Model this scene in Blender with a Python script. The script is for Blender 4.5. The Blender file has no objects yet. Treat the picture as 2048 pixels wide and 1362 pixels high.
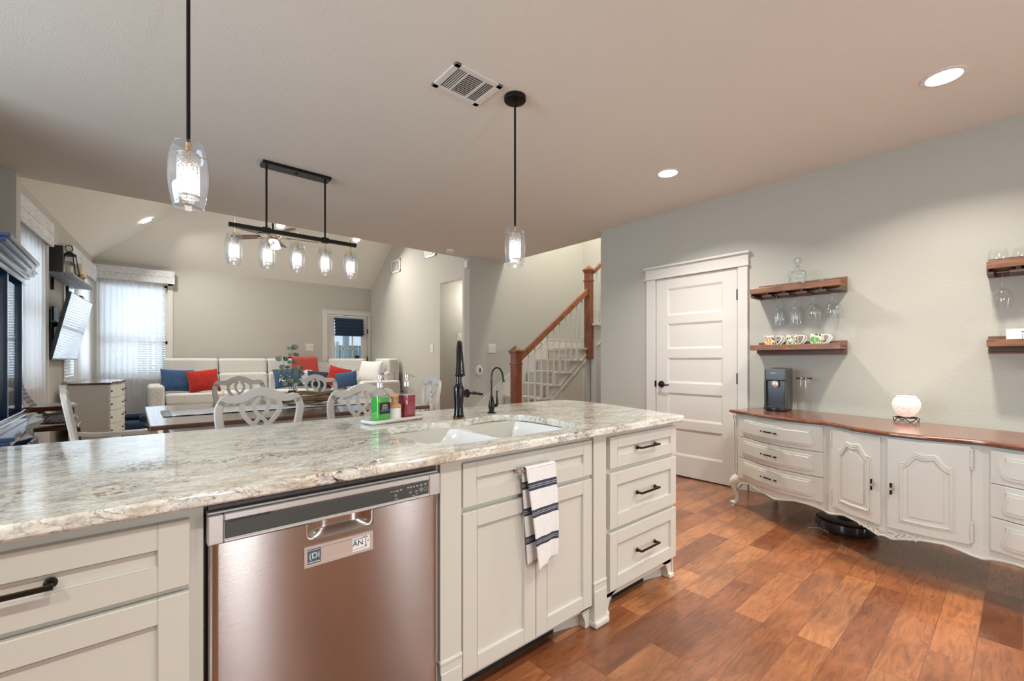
import bpy, bmesh, math, random
from mathutils import Vector, Matrix
random.seed(7)
PI = math.pi
S = bpy.context.scene
C = S.collection

# ------------------------------------------------------------------ camera
cam_d = bpy.data.cameras.new('camera'); cam = bpy.data.objects.new('camera', cam_d); C.objects.link(cam)
cam.location = (0, 0, 1.18); cam.rotation_euler = (PI/2, 0, -math.radians(40.7))
cam_d.sensor_width = 36; cam_d.lens = 880*36/2048; cam_d.shift_y = 39.5/2048
cam_d.clip_start = 0.05; cam_d.clip_end = 100
S.camera = cam
S.view_settings.view_transform = 'Standard'; S.view_settings.look = 'None'
S.view_settings.gamma = 1; S.view_settings.use_curve_mapping = False
S.view_settings.exposure = -0.02
S.cycles.max_bounces = 8; S.cycles.diffuse_bounces = 5; S.cycles.glossy_bounces = 4
S.cycles.transparent_max_bounces = 16; S.cycles.transmission_bounces = 6
S.cycles.sample_clamp_indirect = 6; S.cycles.caustics_reflective = False; S.cycles.caustics_refractive = False

# ------------------------------------------------------------------ daylight
W = bpy.data.worlds.new('sky'); S.world = W; W.use_nodes = True
bg = W.node_tree.nodes['Background']; bg.inputs[0].default_value = (0.72, 0.86, 1, 1); bg.inputs[1].default_value = 1.0

def area(name, loc, rot, sx, sy, power, col=(1, 1, 1), spread=PI, parent=None, shape='RECTANGLE'):
    d = bpy.data.lights.new(name, 'AREA'); d.shape = shape; d.size = sx
    if shape == 'RECTANGLE': d.size_y = sy
    d.energy = power; d.color = col; d.spread = spread
    o = bpy.data.objects.new(name, d); C.objects.link(o); o.location = loc; o.rotation_euler = rot
    if parent: o.parent = parent
    return o
def point(name, loc, power, col=(1, .93, .85), r=.03, parent=None):
    d = bpy.data.lights.new(name, 'POINT'); d.energy = power; d.color = col; d.shadow_soft_size = r
    o = bpy.data.objects.new(name, d); C.objects.link(o); o.location = loc
    if parent: o.parent = parent
    return o
DAY = (0.78, 0.89, 1)
CAN = 24.0            # watts of one recessed ceiling lamp
PEND = 3.0            # watts of one pendant bulb
WARM = (1, .955, .875)
area('daylight_back_window', (.03, 11.05, 1.7), (-PI/2, 0, 0), 1.0, 1.8, 22, DAY)
area('daylight_left_window', (-1.1, 7.0, 1.75), (0, -PI/2, math.radians(-4.6)), 1.7, 1.2, 20, DAY)
area('daylight_left_window_far', (-.85, 9.6, 1.75), (0, -PI/2, math.radians(-4.6)), 1.7, 1.0, 24, DAY)
area('daylight_dining_window', (-3.15, 1.9, 1.6), (0, -PI/2, 0), 1.6, 2.6, 180, DAY)
for x in (.67, 2.8): area('kitchen_streak_light', (x, -2.95, 1.25), (PI/2, 0, 0), .13, 2.1, 60, (.95, .97, 1))  # unseen slit lights added to draw two bright streaks on the dishwasher

# ------------------------------------------------------------------ materials
def new_mat(name):
    m = bpy.data.materials.new(name); m.use_nodes = True
    nt = m.node_tree; return m, nt, nt.nodes, nt.links, nt.nodes['Principled BSDF']
def M(name, col, rough=.5, metal=0, coat=0, spec=.5, bump=0, bscale=60, emit=None, estr=0, sheen=0, stretch=None):
    m, nt, n, l, b = new_mat(name)
    b.inputs['Base Color'].default_value = (*col, 1); b.inputs['Roughness'].default_value = rough
    b.inputs['Metallic'].default_value = metal; b.inputs['Coat Weight'].default_value = coat
    b.inputs['Coat Roughness'].default_value = .08
    b.inputs['Specular IOR Level'].default_value = spec; b.inputs['Sheen Weight'].default_value = sheen
    if emit: b.inputs['Emission Color'].default_value = (*emit, 1); b.inputs['Emission Strength'].default_value = estr
    if bump:
        tc = n.new('ShaderNodeTexCoord'); no = n.new('ShaderNodeTexNoise'); bp = n.new('ShaderNodeBump')
        no.inputs['Scale'].default_value = bscale; no.inputs['Detail'].default_value = 3
        if stretch:
            mp = n.new('ShaderNodeMapping'); mp.inputs['Scale'].default_value = stretch
            l.new(tc.outputs['Object'], mp.inputs[0]); l.new(mp.outputs[0], no.inputs['Vector'])
        else: l.new(tc.outputs['Object'], no.inputs['Vector'])
        bp.inputs['Strength'].default_value = bump; bp.inputs['Distance'].default_value = .01
        l.new(no.outputs[0], bp.inputs['Height']); l.new(bp.outputs[0], b.inputs['Normal'])
    return m
def ramp(n, stops, interp='LINEAR'):
    r = n.new('ShaderNodeValToRGB'); cr = r.color_ramp; cr.interpolation = interp
    while len(cr.elements) < len(stops): cr.elements.new(.5)
    for e, (p, c) in zip(cr.elements, stops): e.position = p; e.color = (*c, 1) if len(c) == 3 else c
    return r
def noise(n, l, vec, scale, detail=4, rough=.55, dist=0):
    t = n.new('ShaderNodeTexNoise'); t.inputs['Scale'].default_value = scale; t.inputs['Detail'].default_value = detail
    t.inputs['Roughness'].default_value = rough; t.inputs['Distortion'].default_value = dist
    l.new(vec, t.inputs['Vector']); return t
def mapping(n, l, scale=(1, 1, 1), rot=(0, 0, 0), out='Object', loc=(0, 0, 0)):
    tc = n.new('ShaderNodeTexCoord'); mp = n.new('ShaderNodeMapping')
    mp.inputs['Scale'].default_value = scale; mp.inputs['Rotation'].default_value = rot; mp.inputs['Location'].default_value = loc
    l.new(tc.outputs[out], mp.inputs[0]); return mp.outputs[0]
def mix(n, l, fac, a, b, mode='MIX'):
    m = n.new('ShaderNodeMix'); m.data_type = 'RGBA'; m.blend_type = mode
    for s, v in ((0, fac), (6, a), (7, b)):
        if hasattr(v, 'node'): l.new(v, m.inputs[s])
        elif s == 0: m.inputs[0].default_value = v
        else: m.inputs[s].default_value = (*v, 1)
    return m.outputs[2]
def granite():
    m, nt, n, l, b = new_mat('granite')
    v = mapping(n, l, (1, 2.3, 2.0), (0, 0, .16)); v2 = mapping(n, l, (1, 1, 1)); vs = mapping(n, l, (1, 3.6, 3), (0, 0, .16), loc=(3, 1, 2))
    a = noise(n, l, v, 6.5, 10, .70, 1.2)
    base = ramp(n, [(.26, (.36, .34, .30)), (.37, (.56, .54, .49)), (.46, (.72, .71, .65)), (.55, (.83, .83, .76)), (.75, (.92, .92, .87))])
    l.new(a.outputs[0], base.inputs[0])
    o = noise(n, l, v, 2.3, 6, .65, 2.0)
    ro = ramp(n, [(.54, (0, 0, 0)), (.62, (.6, .6, .6)), (.67, (.12, .12, .12))]); l.new(o.outputs[0], ro.inputs[0])
    c1 = mix(n, l, ro.outputs[0], base.outputs[0], (.60, .44, .26))
    gy = noise(n, l, v, 12, 8, .72, 1.4); rg = ramp(n, [(.53, (0, 0, 0)), (.63, (.8, .8, .8))]); l.new(gy.outputs[0], rg.inputs[0])
    c2 = mix(n, l, rg.outputs[0], c1, (.42, .43, .41))
    d = noise(n, l, vs, 26, 8, .75, 1.3); rd = ramp(n, [(.575, (0, 0, 0)), (.66, (.95, .95, .95))]); l.new(d.outputs[0], rd.inputs[0])
    c3 = mix(n, l, rd.outputs[0], c2, (.17, .14, .12))
    # thin winding veins
    w = noise(n, l, v, 3.1, 7, .62, 2.6); rw = ramp(n, [(.485, (0, 0, 0)), (.499, (.8, .8, .8)), (.513, (0, 0, 0))]); l.new(w.outputs[0], rw.inputs[0])
    c3 = mix(n, l, rw.outputs[0], c3, (.26, .20, .16))
    # bold dark and rust clusters
    e1 = noise(n, l, v2, 2.6, 4, .55, .9); re1 = ramp(n, [(.57, (0, 0, 0)), (.64, (1, 1, 1))]); l.new(e1.outputs[0], re1.inputs[0])
    e2 = noise(n, l, v2, 40, 6, .75, 1.5); re2 = ramp(n, [(.52, (0, 0, 0)), (.57, (1, 1, 1))]); l.new(e2.outputs[0], re2.inputs[0])
    c4 = mix(n, l, mix(n, l, 1.0, re1.outputs[0], re2.outputs[0], 'MULTIPLY'), c3, (.055, .035, .03))
    f1 = noise(n, l, v2, 4.5, 4, .6, 1.2); rf1 = ramp(n, [(.60, (0, 0, 0)), (.66, (1, 1, 1))]); l.new(f1.outputs[0], rf1.inputs[0])
    c4 = mix(n, l, mix(n, l, 1.0, rf1.outputs[0], re2.outputs[0], 'MULTIPLY'), c4, (.30, .13, .06))
    sp = noise(n, l, v2, 130, 3, .6); rs = ramp(n, [(.30, (.80, .79, .77)), (.5, (1, 1, 1)), (.7, (1.06, 1.06, 1.05))]); l.new(sp.outputs[0], rs.inputs[0])
    c4 = mix(n, l, 1, c4, rs.outputs[0], 'MULTIPLY')
    l.new(c4, b.inputs['Base Color'])
    b.inputs['Roughness'].default_value = .07; b.inputs['Specular IOR Level'].default_value = .5
    b.inputs['Coat Weight'].default_value = .15; b.inputs['Coat Roughness'].default_value = .03
    return m
def floor_mat():
    m, nt, n, l, b = new_mat('hardwood')
    v = mapping(n, l)
    br = n.new('ShaderNodeTexBrick'); l.new(v, br.inputs['Vector'])
    br.offset = .37; br.offset_frequency = 2; br.squash = .72; br.squash_frequency = 3
    br.inputs['Color1'].default_value = (0, 0, 0, 1); br.inputs['Color2'].default_value = (1, 1, 1, 1); br.inputs['Mortar'].default_value = (.5, .5, .5, 1)
    br.inputs['Scale'].default_value = 1; br.inputs['Mortar Size'].default_value = .0014; br.inputs['Mortar Smooth'].default_value = .2
    br.inputs['Bias'].default_value = 0; br.inputs['Brick Width'].default_value = .82; br.inputs['Row Height'].default_value = .127
    rp = ramp(n, [(0, (.10, .033, .015)), (.10, (.20, .068, .028)), (.4, (.275, .102, .042)), (.65, (.325, .126, .052)), (.86, (.39, .168, .071)), (1, (.235, .082, .034))])
    l.new(br.outputs['Color'], rp.inputs[0])
    # grain, shifted per plank
    sh = n.new('ShaderNodeVectorMath'); sh.operation = 'MULTIPLY_ADD'
    l.new(br.outputs['Color'], sh.inputs[0]); sh.inputs[1].default_value = (13, 7, 5); l.new(v, sh.inputs[2])
    mp = n.new('ShaderNodeMapping'); mp.inputs['Scale'].default_value = (1.3, 8, 1); l.new(sh.outputs[0], mp.inputs[0])
    g = noise(n, l, mp.outputs[0], 3.2, 8, .68, 2.2)
    rg = ramp(n, [(.25, (.48, .42, .38)), (.42, (.82, .8, .78)), (.55, (1.06, 1.04, 1.0)), (.75, (1.35, 1.35, 1.3))]); l.new(g.outputs[0], rg.inputs[0])
    c = mix(n, l, 1, rp.outputs[0], rg.outputs[0], 'MULTIPLY')
    w = noise(n, l, sh.outputs[0], 1.6, 3, .5, 1); rw = ramp(n, [(.38, (.72, .68, .68)), (.6, (1.12, 1.1, 1.08))]); l.new(w.outputs[0], rw.inputs[0])
    c = mix(n, l, 1, c, rw.outputs[0], 'MULTIPLY')
    mort = n.new('ShaderNodeMath'); mort.operation = 'MULTIPLY'; l.new(br.outputs['Fac'], mort.inputs[0]); mort.inputs[1].default_value = .6
    c = mix(n, l, mort.outputs[0], c, (.10, .035, .015))
    l.new(c, b.inputs['Base Color'])
    b.inputs['Roughness'].default_value = .26; b.inputs['Coat Weight'].default_value = .45; b.inputs['Coat Roughness'].default_value = .12
    bp = n.new('ShaderNodeBump'); bp.inputs['Strength'].default_value = .25; bp.inputs['Distance'].default_value = .004
    hb = n.new('ShaderNodeMath'); hb.operation = 'SUBTRACT'; l.new(g.outputs[0], hb.inputs[0]); l.new(br.outputs['Fac'], hb.inputs[1])
    l.new(hb.outputs[0], bp.inputs['Height']); l.new(bp.outputs[0], b.inputs['Normal'])
    return m
def wood(name, c1, c2, rough=.35, scale=(2, 14, 14), coat=.2, rot=(0, 0, 0)):
    m, nt, n, l, b = new_mat(name)
    v = mapping(n, l, scale, rot); g = noise(n, l, v, 2.4, 7, .62, 1.2)
    r = ramp(n, [(.3, c1), (.68, c2)]); l.new(g.outputs[0], r.inputs[0]); l.new(r.outputs[0], b.inputs['Base Color'])
    b.inputs['Roughness'].default_value = rough; b.inputs['Coat Weight'].default_value = coat; b.inputs['Coat Roughness'].default_value = .15
    return m
def fabric(name, c1, c2, scale=90, rough=.95, bump=.25):
    m, nt, n, l, b = new_mat(name)
    v = mapping(n, l, (1, 1, 1)); g = noise(n, l, v, scale, 3, .6)
    r = ramp(n, [(.35, c1), (.65, c2)]); l.new(g.outputs[0], r.inputs[0]); l.new(r.outputs[0], b.inputs['Base Color'])
    b.inputs['Roughness'].default_value = rough; b.inputs['Sheen Weight'].default_value = .15; b.inputs['Specular IOR Level'].default_value = .2
    bp = n.new('ShaderNodeBump'); bp.inputs['Strength'].default_value = bump; bp.inputs['Distance'].default_value = .004
    l.new(g.outputs[0], bp.inputs['Height']); l.new(bp.outputs[0], b.inputs['Normal'])
    return m
def thin_glass(name, tint=(1, 1, 1), refl=.9, rough=.0, ior=1.45):
    m, nt, n, l, b = new_mat(name); n.remove(b)
    out = n['Material Output']; tr = n.new('ShaderNodeBsdfTransparent'); gl = n.new('ShaderNodeBsdfGlossy'); mx = n.new('ShaderNodeMixShader')
    fr = n.new('ShaderNodeLayerWeight'); fr.inputs[0].default_value = .5
    pw = n.new('ShaderNodeMath'); pw.operation = 'POWER'; pw.inputs[1].default_value = 3.2; l.new(fr.outputs['Facing'], pw.inputs[0])
    mu = n.new('ShaderNodeMath'); mu.operation = 'MULTIPLY_ADD'; mu.inputs[1].default_value = .5*refl; mu.inputs[2].default_value = .045*refl; mu.use_clamp = True
    tr.inputs[0].default_value = (*tint, 1); gl.inputs[1].default_value = rough
    l.new(pw.outputs[0], mu.inputs[0]); l.new(mu.outputs[0], mx.inputs[0]); l.new(tr.outputs[0], mx.inputs[1]); l.new(gl.outputs[0], mx.inputs[2]); l.new(mx.outputs[0], out.inputs[0])
    return m
def hazy_glass(name, tint, refl, rough, haze):
    m = thin_glass(name, tint, refl, rough); n, l = m.node_tree.nodes, m.node_tree.links
    ts = n.new('ShaderNodeBsdfTranslucent'); ts.inputs[0].default_value = (.93, .95, 1, 1); mx = n.new('ShaderNodeMixShader'); mx.inputs[0].default_value = haze
    out = n['Material Output']; src = out.inputs[0].links[0].from_socket
    l.new(src, mx.inputs[1]); l.new(ts.outputs[0], mx.inputs[2]); l.new(mx.outputs[0], out.inputs[0]); return m
def cut_glass(name):
    m = thin_glass(name, (.93, .95, .95), 1.6, .03); nt = m.node_tree; n, l = nt.nodes, nt.links
    v = mapping(n, l); vo = n.new('ShaderNodeTexVoronoi'); vo.inputs['Scale'].default_value = 75; l.new(v, vo.inputs['Vector'])
    bp = n.new('ShaderNodeBump'); bp.inputs['Strength'].default_value = 1; bp.inputs['Distance'].default_value = .004
    l.new(vo.outputs[0], bp.inputs['Height'])
    for nd in n:
        if nd.type in ('BSDF_GLOSSY',): l.new(bp.outputs[0], nd.inputs['Normal'])
        if nd.type == 'LAYER_WEIGHT': l.new(bp.outputs[0], nd.inputs['Normal'])
    return m
def sheer(name, col, transp, transl=.55):
    m, nt, n, l, b = new_mat(name); n.remove(b); out = n['Material Output']
    df = n.new('ShaderNodeBsdfDiffuse'); ts = n.new('ShaderNodeBsdfTranslucent'); tp = n.new('ShaderNodeBsdfTransparent')
    df.inputs[0].default_value = (*col, 1); ts.inputs[0].default_value = (*col, 1)
    m1 = n.new('ShaderNodeMixShader'); m1.inputs[0].default_value = transl; l.new(df.outputs[0], m1.inputs[1]); l.new(ts.outputs[0], m1.inputs[2])
    m2 = n.new('ShaderNodeMixShader'); m2.inputs[0].default_value = transp; l.new(m1.outputs[0], m2.inputs[1]); l.new(tp.outputs[0], m2.inputs[2])
    l.new(m2.outputs[0], out.inputs[0]); return m
def stripes(name, axis, bands, base, col):
    """plain cloth with bands [(lo, hi)] across an object axis"""
    m, nt, n, l, b = new_mat(name)
    tc = n.new('ShaderNodeTexCoord'); sp = n.new('ShaderNodeSeparateXYZ'); l.new(tc.outputs['Object'], sp.inputs[0])
    acc = None
    for lo, hi in bands:
        g = n.new('ShaderNodeMath'); g.operation = 'COMPARE'; g.inputs[1].default_value = (lo+hi)/2; g.inputs[2].default_value = (hi-lo)/2
        l.new(sp.outputs[axis], g.inputs[0])
        if acc is None: acc = g
        else:
            a = n.new('ShaderNodeMath'); a.operation = 'MAXIMUM'; l.new(acc.outputs[0], a.inputs[0]); l.new(g.outputs[0], a.inputs[1]); acc = a
    g = noise(n, l, tc.outputs['Object'], 260, 2); r = ramp(n, [(.3, (.82, .82, .82)), (.7, (1, 1, 1))]); l.new(g.outputs[0], r.inputs[0])
    c = mix(n, l, acc.outputs[0], base, col); c = mix(n, l, 1, c, r.outputs[0], 'MULTIPLY')
    l.new(c, b.inputs['Base Color']); b.inputs['Roughness'].default_value = .95
    return m

GRANITE = granite(); FLOOR = floor_mat()
WALL = M('wall_paint', (.50, .488, .428), .62, bump=.28, bscale=140, spec=.35)
WALLF = M('wall_paint_far', (.52, .508, .458), .7, spec=.3)
CEIL = M('ceiling_paint', (.79, .765, .695), .85, bump=.14, bscale=110, spec=.2)
TRIM = M('trim_paint', (.70, .675, .625), .38)
CAB = M('cabinet_paint', (.60, .585, .525), .38)
SHADOWGAP = M('cabinet_carcass', (.30, .28, .25), .6)
WHITEF = M('sideboard_paint', (.68, .70, .655), .33, bump=.12, bscale=25)
CHAIRW = M('chair_paint', (.72, .69, .63), .35)
BLACK = M('black_metal', (.012, .011, .010), .38, .6)
BRONZE = M('bronze_metal', (.035, .028, .022), .3, .85)
FAUCET = M('oil_rubbed_bronze', (.028, .028, .028), .13, .9, coat=.3)
COPPER = M('worn_copper', (.28, .10, .05), .3, .9)
BRASS = M('brass', (.75, .52, .28), .25, 1)
STEEL = M('brushed_steel', (.47, .435, .41), .20, 1, bump=.03, bscale=6, stretch=(1, 1, 90))
_b = STEEL.node_tree.nodes['Principled BSDF']; _b.inputs['Anisotropic'].default_value = .92
_t = STEEL.node_tree.nodes.new('ShaderNodeCombineXYZ'); _t.inputs[2].default_value = 1.0; STEEL.node_tree.links.new(_t.outputs[0], _b.inputs['Tangent'])
STEEL2 = M('polished_steel', (.60, .59, .575), .27, .55)
NICKEL = M('nickel', (.75, .70, .64), .2, 1)
DARKPL = M('dark_plastic', (.045, .05, .045), .35)
BLACKPL = M('black_plastic', (.012, .013, .014), .28)
PORC = M('white_porcelain', (.86, .86, .84), .08, coat=.5)
WHITEPL = M('white_plastic', (.78, .76, .72), .4)
WALNUT = wood('walnut_top', (.10, .032, .016), (.22, .075, .035), .22, (2.5, 14, 14), .5, (0, 0, PI/2))
SHELFW = wood('reclaimed_wood', (.09, .035, .018), (.30, .125, .055), .5, (14, 2.0, 14), .1)
SHELFD = wood('dark_slat_wood', (.05, .028, .02), (.13, .075, .05), .55, (14, 3, 14), .05)
NEWELW = wood('cherry_wood', (.15, .038, .014), (.30, .085, .03), .25, (9, 9, 2), .5)
RAILW = wood('rail_wood', (.22, .075, .028), (.40, .16, .065), .25, (3, 9, 6), .5)
TABLEW = wood('table_top_wood', (.055, .025, .018), (.14, .06, .04), .16, (2, 12, 12), .6)
TEAK = wood('oiled_beech', (.50, .25, .10), (.66, .36, .16), .4, (6, 6, 20))
GREYW = wood('weathered_white_board', (.52, .54, .58), (.80, .80, .80), .7, (10, 2, 10), 0)
BLUEGREYW = wood('weathered_grey_board', (.17, .20, .25), (.42, .46, .54), .6, (10, 2, 10), 0)
HUTCH = M('blue_sheen_lacquer', (.022, .055, .13), .2, coat=.6)  # black lacquer with the blue window sheen put into its base colour
HIGHW = wood('dark_highchair_wood', (.06, .018, .01), (.16, .05, .022), .2, (8, 8, 8), .6)
SOFA = fabric('sofa_weave', (.58, .56, .53), (.78, .76, .73), 60)
CARPET = fabric('stair_carpet', (.58, .54, .47), (.76, .71, .63), 120)
RUG = fabric('rug_weave', (.50, .47, .44), (.74, .71, .67), 9)
BLUEF = fabric('blue_fabric', (.028, .06, .13), (.06, .12, .24), 70)
REDF = fabric('red_fabric', (.33, .018, .012), (.47, .038, .024), 60)
NAVYF = fabric('navy_fabric', (.015, .025, .05), (.035, .06, .11), 60)
THROWR = fabric('red_throw', (.45, .055, .04), (.60, .10, .08), 60)
THROWG = fabric('grey_throw', (.50, .50, .56), (.70, .70, .76), 40)
QUILT = fabric('grey_quilt', (.10, .10, .12), (.24, .24, .27), 50)
WHITEC = fabric('white_linen', (.76, .75, .73), (.88, .87, .85), 120)
CREAMF = fabric('cream_seat_fabric', (.55, .52, .47), (.70, .67, .61), 90)
SHEER = sheer('sheer_curtain', (.92, .92, .94), .16, .6)
SHEERT = sheer('thin_sheer_curtain', (.92, .93, .96), .42, .6)
BLIND = sheer('blind_slat', (.93, .93, .92), 0, .35)
GLASS = thin_glass('clear_glass'); PANE = thin_glass('window_glass', (.95, .98, 1), .8)
GOBLET = thin_glass('goblet_glass', (.97, .98, .98), 1.5, .02)
CRYSTAL = cut_glass('cut_crystal')
SHADEG = hazy_glass('pendant_glass', (.95, .97, 1), 1.8, .05, .10)
SCREEN = M('tv_screen', (.012, .014, .016), .06, spec=.9, coat=1)
BULB = M('bulb_glow', (1, 1, 1), .5, emit=(1, .95, .9), estr=9)
DIFF = M('lamp_diffuser', (1, 1, 1), .5, emit=(1, .97, .92), estr=14)
WAX = M('candle_wax', (.80, .72, .58), .5)
LEAF = M('leaf_green', (.09, .15, .08), .55); LEAFD = M('leaf_dusty', (.17, .22, .19), .6); STEMM = M('leaf_stem', (.12, .10, .06), .7)
GREENL = M('green_soap', (.05, .42, .03), .06, coat=.6); REDL = M('red_soap', (.30, .006, .025), .06, coat=.6)
TWIG = M('gold_twig', (.20, .135, .065), .4, .35)

def perforated():
    m, nt, n, l, b = new_mat('perforated_metal')
    v = mapping(n, l); vo = n.new('ShaderNodeTexVoronoi'); vo.inputs['Scale'].default_value = 170; l.new(v, vo.inputs['Vector'])
    r = ramp(n, [(.40, (0, 0, 0)), (.46, (1, 1, 1))]); l.new(vo.outputs['Distance'], r.inputs[0])
    tr = n.new('ShaderNodeBsdfTransparent'); ts = n.new('ShaderNodeBsdfTranslucent'); ts.inputs[0].default_value = (.9, .88, .85, 1)
    m1 = n.new('ShaderNodeMixShader'); m1.inputs[0].default_value = .5
    b.inputs['Base Color'].default_value = (.75, .70, .64, 1); b.inputs['Metallic'].default_value = .7; b.inputs['Roughness'].default_value = .4
    l.new(b.outputs[0], m1.inputs[1]); l.new(ts.outputs[0], m1.inputs[2])
    mx = n.new('ShaderNodeMixShader'); l.new(r.outputs[0], mx.inputs[0]); l.new(tr.outputs[0], mx.inputs[1]); l.new(m1.outputs[0], mx.inputs[2])
    l.new(mx.outputs[0], n['Material Output'].inputs[0]); return m
PERF = perforated()
def mosaic():
    m, nt, n, l, b = new_mat('mosaic_glass')
    v = mapping(n, l); vo = n.new('ShaderNodeTexVoronoi'); vo.inputs['Scale'].default_value = 90; l.new(v, vo.inputs['Vector'])
    r = ramp(n, [(0, (1, .60, .50)), (.5, (1, .80, .72)), (1, (1, .90, .86))]); l.new(vo.outputs['Color'], r.inputs[0])
    l.new(r.outputs[0], b.inputs['Emission Color']); b.inputs['Emission Strength'].default_value = .4
    l.new(r.outputs[0], b.inputs['Base Color']); b.inputs['Roughness'].default_value = .25
    b.inputs['Transmission Weight'].default_value = .2
    return m
MOSAIC = mosaic()
def mug_mat(name, patch, seed):
    m, nt, n, l, b = new_mat(name)
    v = mapping(n, l, loc=(seed, seed*.7, seed*.3)); vo = n.new('ShaderNodeTexVoronoi'); vo.inputs['Scale'].default_value = 52; l.new(v, vo.inputs['Vector'])
    r = ramp(n, [(.40, (1, 1, 1)), (.46, (0, 0, 0))]); l.new(vo.outputs['Distance'], r.inputs[0])
    pal = ramp(n, [(0, (.35, .04, .03)), (.2, (.08, .16, .03)), (.4, (.60, .30, .05)), (.55, (.45, .10, .06)), (.7, (.03, .03, .05)), (.85, (.10, .22, .05)), (.95, (.05, .12, .35))], 'CONSTANT')
    l.new(vo.outputs['Color'], pal.inputs[0])
    c = mix(n, l, r.outputs[0], (.84, .82, .78), pal.outputs[0])
    g = noise(n, l, v, 17, 3, .5, 2.5); rg = ramp(n, [(.50, (0, 0, 0)), (.55, (1, 1, 1))]); l.new(g.outputs[0], rg.inputs[0])
    tc = n.new('ShaderNodeTexCoord'); sp = n.new('ShaderNodeVectorMath'); sp.operation = 'DISTANCE'; l.new(tc.outputs['Object'], sp.inputs[0]); sp.inputs[1].default_value = (-.04, .01, .045)
    rs = ramp(n, [(.036, (1, 1, 1)), (.042, (0, 0, 0))]); l.new(sp.outputs['Value'], rs.inputs[0])
    mm = mix(n, l, 1, rg.outputs[0], rs.outputs[0], 'MULTIPLY')
    c = mix(n, l, mm, c, patch); l.new(c, b.inputs['Base Color']); b.inputs['Roughness'].default_value = .15
    return m
MUGS = [mug_mat('mug_yellow_print', (.72, .36, .06), 1), mug_mat('mug_green_print', (.14, .38, .07), 2), mug_mat('mug_leaf_print', (.16, .45, .09), 3),
        mug_mat('mug_red_print', (.45, .05, .05), 4), mug_mat('mug_speckle_print', (.5, .12, .06), 5), mug_mat('mug_dot_print', (.7, .6, .2), 6)]

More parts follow.
